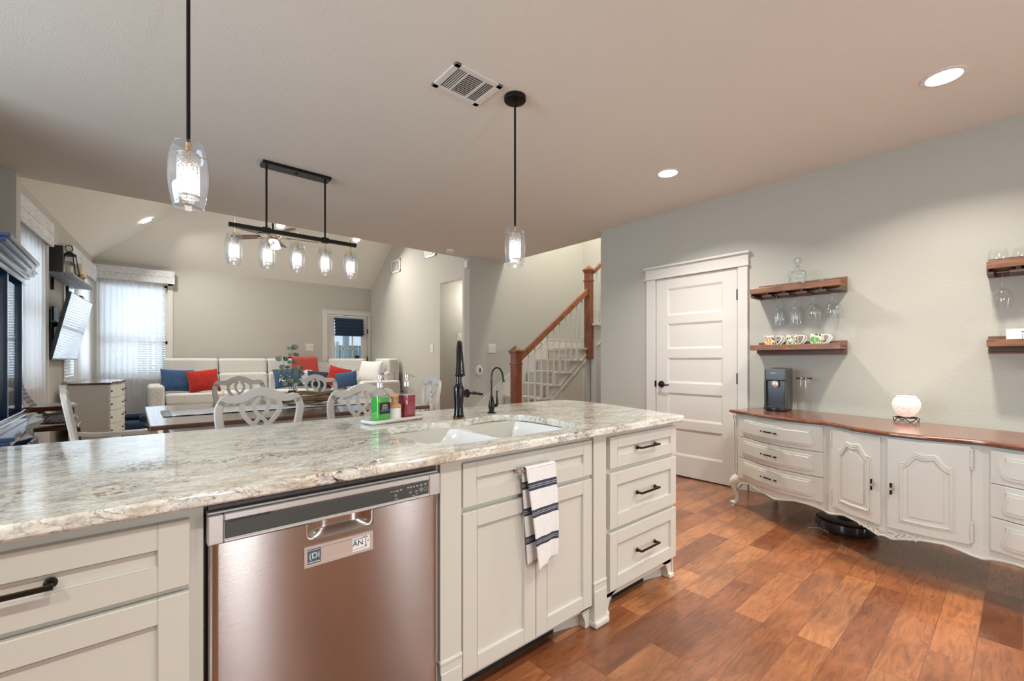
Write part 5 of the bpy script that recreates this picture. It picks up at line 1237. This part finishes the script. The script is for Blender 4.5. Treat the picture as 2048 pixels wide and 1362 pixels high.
for P_ in pts_all:
    for i in range(7, len(P_), 4):
        for sgn in (0, PI): leaf(LV[k % 2], P_[i], random.uniform(-.5, .5)+sgn, random.uniform(-.8, .8), random.uniform(.015, .026)); k += 1
leaf(LV[1], pts_all[0][-1], .2, .1, .028)
for mb_, mt_ in zip(LV, (LEAF, LEAFD)): o = mb_.build('leaves', mt_, sp_, recalc=False); o['kind'] = 'stuff'
for (x, y, h_, nm) in ((1.04, 3.80, .085, 'nearest the island'), (1.165, 3.80, .075, 'beside a taller one')):
    tag(MB().lathe([(0, 0), (.028, 0), (.030, .012), (.018, .025), (.022, .045), (.030, .060), (.022, h_-.004), (0, h_)], (0, 0, 0), 18).build('ceramic_finial', PORC, None, smooth=50, loc=(x, y, TZ+.008)), f'small white ceramic finial inside the twig rings, {nm}', 'ornament')

# ------------------------------------------------------------------ dining chairs
def chair(label, arms=False):
    t = thing('dining_chair', label, 'chair', (0, 0, 0), 0, 'white dining chairs around the dark table')
    # local: sits facing -y, back at +y
    B = MB(lambda u, v, w: (u, .20+w+.16*max(0, v-.42)-.02, v))
    side = lambda s: spline([(s*.165, .44), (s*.170, .55), (s*.178, .68), (s*.196, .80), (s*.206, .875), (s*.203, .925), (s*.182, .958)], 4)
    for s_ in (-1, 1):
        b_ = MB(B.T); b_.ribbon(side(s_), [.036+.006*math.sin(PI*i/24) for i in range(25)], -.014, .014); o = b_.build('back_upright', CHAIRW, t)
        md = o.modifiers.new('b', 'BEVEL'); md.width = .006; md.segments = 2; md.limit_method = 'ANGLE'; md.angle_limit = math.radians(50)
    cr = spline([(-.200, .935), (-.178, .966), (-.140, .962), (-.095, .968), (-.050, .992), (0, 1.003), (.050, .992), (.095, .968), (.140, .962), (.178, .966), (.200, .935)], 4)
    b_ = MB(B.T); b_.ribbon(cr, [.034+.014*math.sin(PI*i/40) for i in range(41)], -.014, .014); o = b_.build('crest_rail', CHAIRW, t); md = o.modifiers.new('b', 'BEVEL'); md.width = .006; md.segments = 2; md.limit_method = 'ANGLE'; md.angle_limit = math.radians(50)
    b_ = MB(B.T)
    for s_ in (-1, 1):
        b_.ribbon(spline([(s_*.012, .978), (s_*.066, .965), (s_*.096, .925), (s_*.088, .876), (s_*.052, .826), (s_*.0, .782), (-s_*.040, .730), (-s_*.050, .64), (-s_*.03, .47)], 4), .024, -.008-.003*s_, .008-.003*s_)
        b_.ribbon(spline([(s_*.010, .968), (s_*.033, .945), (s_*.037, .912), (s_*.022, .878), (0, .855), (-s_*.026, .826), (-s_*.046, .790), (-s_*.030, .72), (-s_*.010, .60)], 4), .019, -.009+.003*s_, .007+.003*s_)
    b_.build('pierced_splat', CHAIRW, t)
    b_ = MB(B.T); b_.box(-.175, .43, -.014, .175, .475, .014, .005); b_.build('lower_rail', CHAIRW, t)
    s_ = MB(); P_ = [(-.17, .20), (-.225, -.20), (-.20, -.235), (.20, -.235), (.225, -.20), (.17, .20)]; s_.prism(P_, .395, .445, bev=.006); s_.build('seat_frame', CHAIRW, t)
    s_ = MB(); s_.prism([(-.16, .17), (-.205, -.19), (-.18, -.215), (.18, -.215), (.205, -.19), (.16, .17)], .446, .49, bev=.018, seg=3); s_.build('seat_cushion', CREAMF, t, smooth=50)
    for x, y in ((-.195, -.205), (.195, -.205)):
        l_ = MB(); l_.tube(spline([(x, y, .40), (x*1.02, y*1.05, .30), (x*.97, y*.97, .12), (x*1.0, y*1.02, .03), (x*1.05, y*1.08, .0)], 4), [.026]*4+[.026-.0009*i for i in range(13)], 8); l_.build('leg', CHAIRW, t, smooth=60)
    for x in (-.16, .16):
        l_ = MB(); l_.hull([(x-.014, .27, 0), (x+.014, .27, 0), (x+.014, .295, 0), (x-.014, .295, 0)], [(x-.018, .178, .45), (x+.018, .178, .45), (x+.018, .212, .45), (x-.018, .212, .45)]); l_.build('leg', CHAIRW, t)
    if arms:
        for s_ in (-1, 1):
            a_ = MB(lambda u, v, w, s_=s_: (s_*(.20+w), u, v)); a_.ribbon(spline([(.235, .69), (.12, .672), (-.02, .666), (-.13, .660), (-.16, .65)], 4), [.026]*17, -.012, .040); o = a_.build('arm_rest', CHAIRW, t); md = o.modifiers.new('b', 'BEVEL'); md.width = .006; md.segments = 2
            a_ = MB(); a_.tube(spline([(s_*.215, -.04, .40), (s_*.225, -.06, .50), (s_*.215, -.10, .58), (s_*.21, -.10, .65)], 4), .014, 8); a_.build('arm_post', CHAIRW, t, smooth=60)
    return t
c0 = chair('white dining chair seen from behind, on the island side of the table, left one')
c0.location = (.556, 3.11, 0); c0.rotation_euler = (0, 0, PI)
dup(c0, (1.165, 3.12, 0), PI-.04, 'white dining chair seen from behind, partly hidden by the green soap bottle')
dup(c0, (.80, 4.72, 0), .06, 'white dining chair across the table in front of the sofa, left of the sprig')
dup(c0, (1.49, 4.74, 0), -.02, 'white dining chair across the table, right of the eucalyptus sprig')
dup(c0, (2.0, 3.90, 0), -PI/2-.15, 'white dining chair at the right end of the table, seen beside the red soap')
ca = chair('white dining armchair at the left end of the table, seen nearly edge-on', True); ca.location = (-.06, 3.92, 0); ca.rotation_euler = (0, 0, PI/2+.06)

# ------------------------------------------------------------------ china cabinet
hu = thing('china_cabinet', 'tall dark china cabinet with painted-in blue window light and glass doors at the left edge', 'cabinet', (-1.095, 0, 0))
TH2 = lambda u, v, w: (w, u, v)
def hprism(w_end, w_mid, z0, z1, name, y1=5.20, mat=HUTCH, bev=.004):
    P_ = [(3.70, 0), (3.70, w_mid), (4.70, w_mid), (4.76, w_mid-.012), (4.80, w_end+.012), (4.86, w_end), (y1, w_end), (y1, 0)]
    return MB(lambda u, v, w: (v, u, w)).prism(P_, z0, z1, bev=bev, seg=1).build(name, mat, hu)
BS = spline([(3.70, .56), (4.0, .56), (4.25, .53), (4.40, .52), (4.55, .545), (4.70, .56), (4.82, .55), (4.90, .50), (4.97, .49), (5.05, .505), (5.15, .512), (5.20, .495)], 4)
def bprism(d, z0, z1, name): return MB(lambda u, v, w: (v, u, w)).prism([(3.70, 0)]+[(a, b+d) for a, b in BS]+[(5.20+d*.6, .475+d), (5.20+d*.6, 0)], z0, z1, bev=min(.006, (z1-z0)*.3), seg=2).build(name, HUTCH, hu, smooth=35)
bprism(-.02, .06, .70, 'lower_case'); bprism(.0, .0, .06, 'plinth'); bprism(.012, .70, .722, 'waist_moulding'); bprism(.030, .722, .745, 'lower_case_top')
for k in range(3):
    y0 = 3.80+k*.32
    MB(lambda u, v, w: (v, u, w)).box(y0, .545, .20, y0+.29, .565, .62, .008).build('lower_door', HUTCH, hu)
hprism(.445, .51, .745, .79, 'upper_base_moulding'); hprism(.43, .495, .79, .815, 'upper_base_moulding')
Z0, Z1 = .815, 1.735
def post(y0, y1, w0, w1, nm='post', mat=HUTCH): return MB(TH2).box(y0, Z0, w0, y1, Z1, w1, .003).build(nm, mat, hu)
post(4.78, 4.84, .34, .424); post(5.135, 5.18, .0, .42); post(4.70, 4.745, .40, .486); post(3.70, 3.75, .0, .486); post(4.22, 4.26, .45, .486)
MB(TH2).box(3.70, Z0, .005, 5.15, Z1, .02).build('back_board', HUTCH, hu)
arch = MB(TH2); arch.prism([(4.84, Z1-.001), (4.84, 1.54), (4.87, 1.57), (4.90, 1.64), (4.94, 1.675), (4.99, 1.685), (5.04, 1.675), (5.08, 1.64), (5.11, 1.57), (5.135, 1.54), (5.135, Z1-.001)], .39, .415, axis=2); arch.build('arched_door_head', HUTCH, hu)
MB(TH2).box(4.84, Z0, .39, 5.135, Z0+.06, .415).build('door_rail', HUTCH, hu)
MB(TH2).box(4.84, Z0+.05, .40, 5.135, 1.69, .403).build('side_glass', PANE, hu)
MB(TH2).box(3.75, Z0+.02, .465, 4.70, Z1-.03, .468).build('door_glass', PANE, hu)
for z in (1.13, 1.45): MB(TH2).box(3.72, z, .03, 5.13, z+.008, .31).build('glass_shelf', GLASS, hu)
for i, (w_, z0_, z1_) in enumerate([(.0, 1.735, 1.77), (.022, 1.77, 1.795), (.012, 1.795, 1.82), (.045, 1.82, 1.845), (.075, 1.845, 1.87), (.095, 1.87, 1.893)]):
    hprism(.43+w_*.78, .50+w_*.78, z0_, z1_, 'crown_moulding', 5.17+w_*.55, bev=.006)
for i, (y, z) in enumerate([(4.2, .824), (4.45, 1.139), (4.3, 1.459), (4.6, 1.459), (4.95, 1.139)]):
    tag(MB().lathe([(0, 0), (.03, 0), (.06, .05), (.065, .09), (.05, .085), (.0, .02)], (0, 0, 0), 18).build('china_bowl', M('china_%d' % i, (.75, .76, .80) if i % 2 else (.05, .08, .30), .1, coat=.5), None, smooth=50, loc=(-.93, y, z)), 'china bowl inside the china cabinet, ' + ['blue, on its floor', 'white, on the middle shelf', 'blue, on the top shelf', 'white, on the top shelf', 'blue, at the far end of the middle shelf'][i], 'bowl')

# ------------------------------------------------------------------ high chair
hc = thing('high_chair', 'dark wooden high chair with tray between the china cabinet and the dresser', 'high chair', (-.58, 5.78, 0), 0)
for x, y in ((-.15, -.17), (-.15, .17), (.17, -.19), (.17, .19)):
    MB().tube([(x*1.25, y*1.2, 0), (x*1.1, y*1.1, .3), (x, y, .56)], [.015, .019, .017], 10).build('leg', HIGHW, hc, smooth=60)
MB().box(-.19, -.20, .555, .20, .20, .585, .010, 2).build('seat', HIGHW, hc)
MB().box(.20, -.14, .30, .27, .14, .315, .004).build('foot_rest', HIGHW, hc)
for y in (-.18, .18): MB().tube([(-.17, y, .58), (-.20, y, .80), (-.215, y, .93)], .013, 8).build('back_post', HIGHW, hc, smooth=60)
for y in (-.19, .19):
    MB().tube([(.13, y, .58), (.135, y, .66), (.135, y, .735)], [.018, .013, .015], 10).build('arm_post', NEWELW, hc, smooth=60); MB().tube([(-.19, y, .735), (.0, y, .745), (.16, y, .742)], .013, 8).build('arm', NEWELW, hc, smooth=60)
m = MB(); P_ = [(-.09, -.22), (.09, -.23), (.155, -.17), (.175, 0), (.155, .17), (.09, .23), (-.09, .22), (-.06, 0)]; m.prism(P_, .755, .775, bev=.006); m.prism(offset(P_, .010), .750, .762, bev=.003); m.build('tray', HIGHW, hc, smooth=35)
MB().box(.02, -.16, .735, .05, .16, .7495).build('tray_runner', HIGHW, hc)
tag(MB().grid(lambda s, t: (-.18+.20*s**.5*s-.02*math.sin(t*PI), -.16+.32*t, .96-.34*s+.04*math.sin(t*PI)*(1-s)), 10, 10).build('striped_quilt', stripes('quilt_stripes', 2, [(.60+.034*i, .612+.034*i) for i in range(14)], (.32, .33, .37), (.14, .15, .18)), None, smooth=180, loc=(-.58, 5.78, 0)), 'grey striped quilted liner over the back of the dark high chair', 'quilt')
def checker(name, c1, c2, sc):
    m_, nt, n, l, b = new_mat(name); v_ = mapping(n, l, (1, 1, 1), (.6, .4, .78)); ck = n.new('ShaderNodeTexVoronoi'); ck.distance = 'MANHATTAN'; ck.inputs['Scale'].default_value = sc; ck.inputs['Randomness'].default_value = .15
    l.new(v_, ck.inputs['Vector']); r_ = ramp(n, [(.40, c1), (.5, c2)]); l.new(ck.outputs['Distance'], r_.inputs[0]); l.new(r_.outputs[0], b.inputs['Base Color']); b.inputs['Roughness'].default_value = .95; return m_
def cushion(name, w_, h_, t_, mat, label, cat, loc, rot, par=None, pinch=.8):
    m_ = MB(); n_ = 20
    def half(sg):
        def f(s, t):
            a, b = 2*s-1, 2*t-1; e = (1-abs(a)**2.6)*(1-abs(b)**2.6); k_ = 1-.07*(1-abs(b)**2)*abs(a)**6; k2 = 1-.07*(1-abs(a)**2)*abs(b)**6
            return (a*w_/2*k_, sg*t_/2*max(0, e)**.5, b*h_/2*k2)
        return f
    m_.grid(half(1), n_, n_); m_.grid(half(-1), n_, n_); bmesh.ops.remove_doubles(m_.bm, verts=m_.bm.verts, dist=.0008)
    o_ = m_.build(name, mat, par, smooth=180, loc=loc); o_.rotation_euler = rot
    if label: tag(o_, label, cat)
    return o_
cushion('patterned_cushion', .32, .26, .10, checker('trellis_cloth', (.06, .06, .08), (.62, .62, .64), 46), 'black and white trellis-pattern cushion on the high chair seat', 'cushion', (-.55, 5.78, .645), (PI/2-.1, 0, 0))

# ------------------------------------------------------------------ dresser, tv, wall shelf
dr = thing('dresser', 'white serpentine-front dresser with dark top against the left wall', 'dresser')
def DW(u): t = (u-2.55)/1.45; return .49+.075*math.sin(PI*t)**2+.02*math.cos(t*6*PI)
def dpr(d, z0, z1, nm, mat, bev=.003):
    us = [2.55+1.45*i/30 for i in range(31)]
    P_ = [(2.55-d, .115)]+[(2.55-d, DW(2.55)+d)]+[(u, DW(u)+d) for u in us[1:-1]]+[(4.0+d, DW(4.0)+d), (4.0+d, .115)]
    return MB(lambda u, v, w: TL(u, w, v)).prism(P_, z0, z1, bev=bev, seg=2).build(nm, mat, dr, smooth=35)
dpr(0, .10, .853, 'case', WHITEF); dpr(.022, .855, .88, 'top', TABLEW, .006)
dpr(.006, .07, .10, 'base_moulding', WHITEF)
for u, w in ((2.58, .15), (3.95, .15), (2.58, .44), (3.95, .44)): MB(TL).box(u-.03, 0, w-.03, u+.03, .072, w+.03, .004).build('foot', WHITEF, dr)
for r_ in range(4):
    for c2 in range(2):
        ua, ub = 2.60+c2*.69, 3.26+c2*.69; za = .13+r_*.18; us = [ua+(ub-ua)*i/10 for i in range(11)]
        P_ = [(u, DW(u)+.012) for u in us]+[(u, DW(u)-.002) for u in us[::-1]]
        d_ = MB(lambda u, v, w: TL(u, w, v)).prism(P_, za, za+.165, bev=.003, seg=1).build('drawer', WHITEF, dr, smooth=35)
        for fr in (.2, .8):
            u = ua+(ub-ua)*fr; p = TL(u, za+.085, DW(u)+.012); MB().lathe([(0, 0), (.005, 0), (.006, .01), (.014, .016), (.014, .022), (0, .026)], (p[0], p[1], p[2]), 12, axis=0).build('knob', BLACK, d_, smooth=50)
tv = thing('television', 'large flat television tilted down on a wall arm, its screen reflecting the window', 'television')
nrm = lambda k: .055+.175*k
def TTV(u, v, w):  # u along wall, v 0..1 up the tilted face, w thickness behind
    a = math.atan2(.165, .80); return TL(1.80+u, 1.185+v*math.cos(a)+w*math.sin(a)*-1, .10+v*math.sin(a)+w*math.cos(a)+.07*(1.36-u)/1.36*0)
MB(TTV).box(0, 0, -.035, 1.37, .815, 0, .004).build('case', BLACKPL, tv)
MB(TTV).box(.010, .018, .0002, 1.36, .805, .0015).build('screen', SCREEN, tv)
m = MB(TL); m.box(2.36, 1.45, .001, 2.60, 1.85, .02); m.box(2.44, 1.60, .02, 2.50, 1.66, .125); m.build('wall_bracket', BLACK, tv)
m = MB(TL); m.box(1.98, 1.55, .010, 2.02, 1.78, .06); m.box(1.98, 1.64, .02, 2.40, 1.66, .05); m.build('swing_arm', BLACK, tv)
tag(MB(TTV).box(.60, .816, -.03, .74, .838, .002, .003).build('sensor_bar', BLACKPL), 'small black sensor bar clipped to the top edge of the television', 'sensor')
ws2 = thing('wall_shelf', 'weathered grey plank shelf above the television on the left wall', 'shelf')
for i in range(3): MB(TL).box(2.02, 2.205, .002+i*.083, 3.42, 2.235, .080+i*.083, .003).build('plank', BLUEGREYW, ws2)
for u in (2.3, 3.1): MB(TL).prism([(u, 2.05), (u+.025, 2.05), (u+.025, 2.204), (u, 2.204)], .002, .03).build('bracket', BLACK, ws2)
def box_lamp():
    p = TL(2.33, 2.2365, .158); g = thing('candle_lantern', 'black metal and glass tapered lantern on the plank shelf', 'lantern', p, .3)
    m_ = MB(); m_.box(-.085, -.085, 0, .085, .085, .014, .002)
    cs = [(-1, -1), (1, -1), (1, 1), (-1, 1)]
    for sx, sy in cs: m_.tube([(sx*.080, sy*.080, .012), (sx*.050, sy*.050, .255)], .006, 4)
    for a, b in zip(cs, cs[1:]+cs[:1]): m_.tube([(a[0]*.052, a[1]*.052, .255), (b[0]*.052, b[1]*.052, .255)], .006, 4)
    m_.hull([(-.062, -.062, .256), (.062, -.062, .256), (.062, .062, .256), (-.062, .062, .256)], [(-.02, -.02, .30), (.02, -.02, .30), (.02, .02, .30), (-.02, .02, .30)])
    m_.build('frame', BLACK, g)
    MB().tube([(.035*math.cos(a), 0, .345+.04*math.sin(a)) for a in [2*PI*i/24 for i in range(24)]], .005, 6, closed=True).build('ring_handle', BLACK, g, smooth=60)
    m_ = MB()
    for a, b in zip(cs, cs[1:]+cs[:1]): m_.face([(a[0]*.078, a[1]*.078, .016), (b[0]*.078, b[1]*.078, .016), (b[0]*.050, b[1]*.050, .25), (a[0]*.050, a[1]*.050, .25)])
    m_.build('glass_panes', PANE, g)
    tag(MB().lathe([(0, 0), (.034, 0), (.034, .11), (.028, .114), (0, .108)], (0, 0, 0), 20).build('pillar_candle', WAX, None, smooth=50, loc=(p[0], p[1], p[2]+.0145)), 'cream pillar candle standing inside the black lantern', 'candle')
box_lamp()
p = TL(2.185, 2.2365, .03); fr_ = thing('picture_frame', 'white picture frame leaning on the wall behind the black lantern', 'picture frame', p, 0)
TF = lambda u, v, w: (p[0]*0+EA.x*u+EN.x*(w-.12*v+.02), EA.y*u+EN.y*(w-.12*v+.02), v)
m = MB(TF)
for a in ((-.12, 0, -.085, .46), (.085, 0, .12, .46), (-.12, 0, .12, .035), (-.12, .425, .12, .46)): m.box(a[0], a[1], 0, a[2], a[3], .018, .002)
m.build('frame', WHITEPL, fr_); MB(TF).box(-.085, .035, .002, .085, .425, .008).build('print', M('grey_print', (.45, .47, .52), .5), fr_)
o = tag(MB(TL).box(2.0, 2.2365, .02, 2.03, 2.55, .16).build('dark_frame', BLACKPL), 'dark picture frame standing end-on at the near end of the plank shelf', 'picture frame')
for u, w, h_, nm in ((3.02, .16, .145, 'left, shorter'), (3.26, .15, .145, 'right, farther')):
    p = TL(u, 2.2365, w); tag(MB().lathe([(0, 0), (.040, 0), (.042, .008), (.022, .022), (.016, .045), (.024, .062), (.016, .080), (.020, .10), (.040, .118), (.043, .128), (0, .128)], (0, 0, 0), 20).build('candle_holder', TEAK, None, smooth=50, loc=p), f'turned wooden candle holder on the plank shelf, {nm} of the pair', 'candle holder')
    tag(MB().lathe([(0, 0), (.037, 0), (.037, h_), (.030, h_+.004), (0, h_-.006)], (0, 0, 0), 24).build('pillar_candle', WAX, None, smooth=50, loc=(p[0], p[1], p[2]+.1285)), f'cream pillar candle on a wooden holder, {nm.split(",")[0]} of the pair on the plank shelf', 'candle')
tag(MB(TL).box(5.0, 2.78, .001, 5.18, 2.86, .04, .006).build('wall_speaker', WHITEPL), 'small white box high in the corner above the back window valance', 'speaker')

# ------------------------------------------------------------------ sofa and what lies on it
sf = thing('sectional_sofa', 'light grey woven sectional sofa along the back wall turning the corner', 'sofa')
def module(T, w_, corner=False, arm=None, i=0):
    """local: x 0..w across, y 0 back .. .88 front"""
    g = .004
    m_ = MB(T); m_.box(g, .05, .05, w_-g, .82, .40, .015, 2); m_.build('base', SOFA, sf)
    m_ = MB(T)
    m_.box(g, .22, .40, w_-g, .88, .585, .045, 4); m_.build('seat_cushion', SOFA, sf, smooth=50)
    m_ = MB(T); 
    def tilt(y0, z): return y0-.10*(z-.5)
    for (z0, z1, y0, y1) in ((.56, .93, .10, .33), (.90, 1.22, .02, .25)):
        m2 = MB(T); fs = m2.box(g, y0, z0, w_-g, y1, z1, .055, 4); m2.build('back_cushion', SOFA, sf, smooth=50)
    m_ = MB(T); m_.box(g, .0, .05, w_-g, .10, 1.15, .02, 2); m_.build('back_frame', SOFA, sf)
Yk = 10.70
for i, (x0, w_) in enumerate([(.42, .87), (1.29, .865), (2.155, .85)]): module(lambda x, y, z, x0=x0: (x0+x, Yk-y, z), w_)
# corner wedge turned 45 degrees
cc = Vector((4.30, 10.62)); rt = math.radians(45)
def TC2(x, y, z): d1 = Vector((math.cos(-rt), math.sin(-rt))); d2 = Vector((-math.sin(rt), -math.cos(rt))); p = Vector((3.62, 10.62))+d1*(x-.10)+d2*(y-.05); return (p.x, p.y, z)
module(TC2, .86)
MB().prism([(3.005, 10.69), (3.005, 9.85), (3.55, 9.85), (3.62, 9.78), (3.62, 9.55), (4.46, 9.55), (4.46, 10.69)], .05, .45, bev=.01).build('corner_base', SOFA, sf)
MB().prism([(3.01, 10.69), (3.01, 10.45), (3.55, 10.55), (4.25, 9.95), (4.22, 9.56), (4.46, 9.56), (4.46, 10.69)], .45, 1.15, bev=.03, seg=3).build('corner_back', SOFA, sf, smooth=50)
module(lambda x, y, z: (4.50-y, 9.86-x, z), .78)
for (T_, nm) in ((lambda x, y, z: (.19+x, 10.62-y, z), 'a'), (lambda x, y, z: (4.42-y, 9.07-x, z), 'b')):
    m = MB(T_); m.box(0, .0, .04, .225, .86, .745, .06, 4); m.build('arm', SOFA, sf, smooth=50)
cushion('throw_pillow', .50, .42, .16, BLUEF, 'blue striped throw pillow at the left end of the grey sofa', 'pillow', (.60, 10.09, .81), (-.28, .06, 0))
cushion('throw_pillow', .50, .42, .16, REDF, 'red throw pillow overlapping the blue one at the left end of the sofa', 'pillow', (.99, 9.97, .80), (-.28, -.10, .06))
np_ = cushion('throw_pillow', .56, .42, .16, BLUEF, 'navy throw pillow with white script lettering behind the eucalyptus sprig', 'pillow', (2.46, 10.06, .81), (-.28, -.08, 0))
text('los', .20, WT, np_, (-.10, -.083, -.02), (PI/2, 0, 0), 'lettering', .003, .35)
cushion('throw_pillow', .50, .36, .15, NAVYF, 'dark blue throw pillow partly hidden by the right far dining chair', 'pillow', (3.04, 9.90, .77), (-.3, .1, -.1))
cushion('throw_pillow', .46, .44, .16, REDF, 'red throw pillow in the sofa corner seen through the far dining chair', 'pillow', (3.34, 9.62, .82), (-.25, .25, -.5))
cushion('throw_pillow', .46, .34, .16, BLUEF, 'mid blue throw pillow in front of the red one in the sofa corner', 'pillow', (3.42, 9.36, .77), (-.2, -.15, -.6))
cushion('back_pillow', .62, .50, .18, WHITEC, 'large white pillow with grey edge at the right end of the sofa', 'pillow', (3.97, 9.42, .93), (-.3, .0, -1.1))
def drape(name, mat, f, nu, nv, label, th_=.012):
    o_ = MB().grid(f, nu, nv).build(name, mat, None, smooth=180, recalc=False); md_ = o_.modifiers.new('t', 'SOLIDIFY'); md_.thickness = th_; return tag(o_, label, 'blanket')
def redf(s, t):
    x = 2.62+.50*s; L_ = t*.95
    if L_ < .30: y, z = 10.74-.0*L_, 1.0+L_*.8
    elif L_ < .55: y, z = 10.73-(L_-.30)*1.1, 1.245+.008*math.sin(s*9)
    else: y, z = 10.43-.10*(L_-.55), 1.235-(L_-.55)*.85
    return (x+.10*(1-t)*0+.05*t*s, y, z+.006*math.sin(s*14+t*4))
drape('throw_blanket', THROWR, redf, 18, 24, 'red throw blanket with white edge folded over the sofa back')
drape('throw_blanket', THROWG, lambda s, t: (2.70+.85*s, 10.25-.35*t, .66+.16*math.exp(-((s-.3)**2)*8)*(1-t)+.05*math.sin(s*8+t*3)*(1-.3*t)+.03*math.sin(t*9)+(.10*(1-t))), 24, 16, 'crumpled pale grey blanket lying on the sofa below the red throw')
m = MB(); m.box(.3, 6.6, .001, 3.5, 9.9, .014, .004); tag(m.build('area_rug', RUG), 'pale patterned area rug on the living room floor', 'rug')
tag(MB().box(-.42, 9.55, .001, .18, 10.3, .014, .003).build('area_rug', RUG), 'small pale rug under the navy dog bed', 'rug')
db = thing('dog_bed', 'navy dog bed on the floor between the dresser and the sofa', 'pet bed', (-.12, 10.0, .0145))
MB().box(-.27, -.24, 0, .27, .24, .12, .05, 4).build('mattress', NAVYF, db, smooth=50)
MB().tube(spline([(-.25, -.2, .15), (-.26, .1, .16), (-.2, .21, .16), (.2, .21, .16), (.26, .1, .16), (.25, -.2, .15)], 5), .06, 12).build('bolster', NAVYF, db, smooth=60)
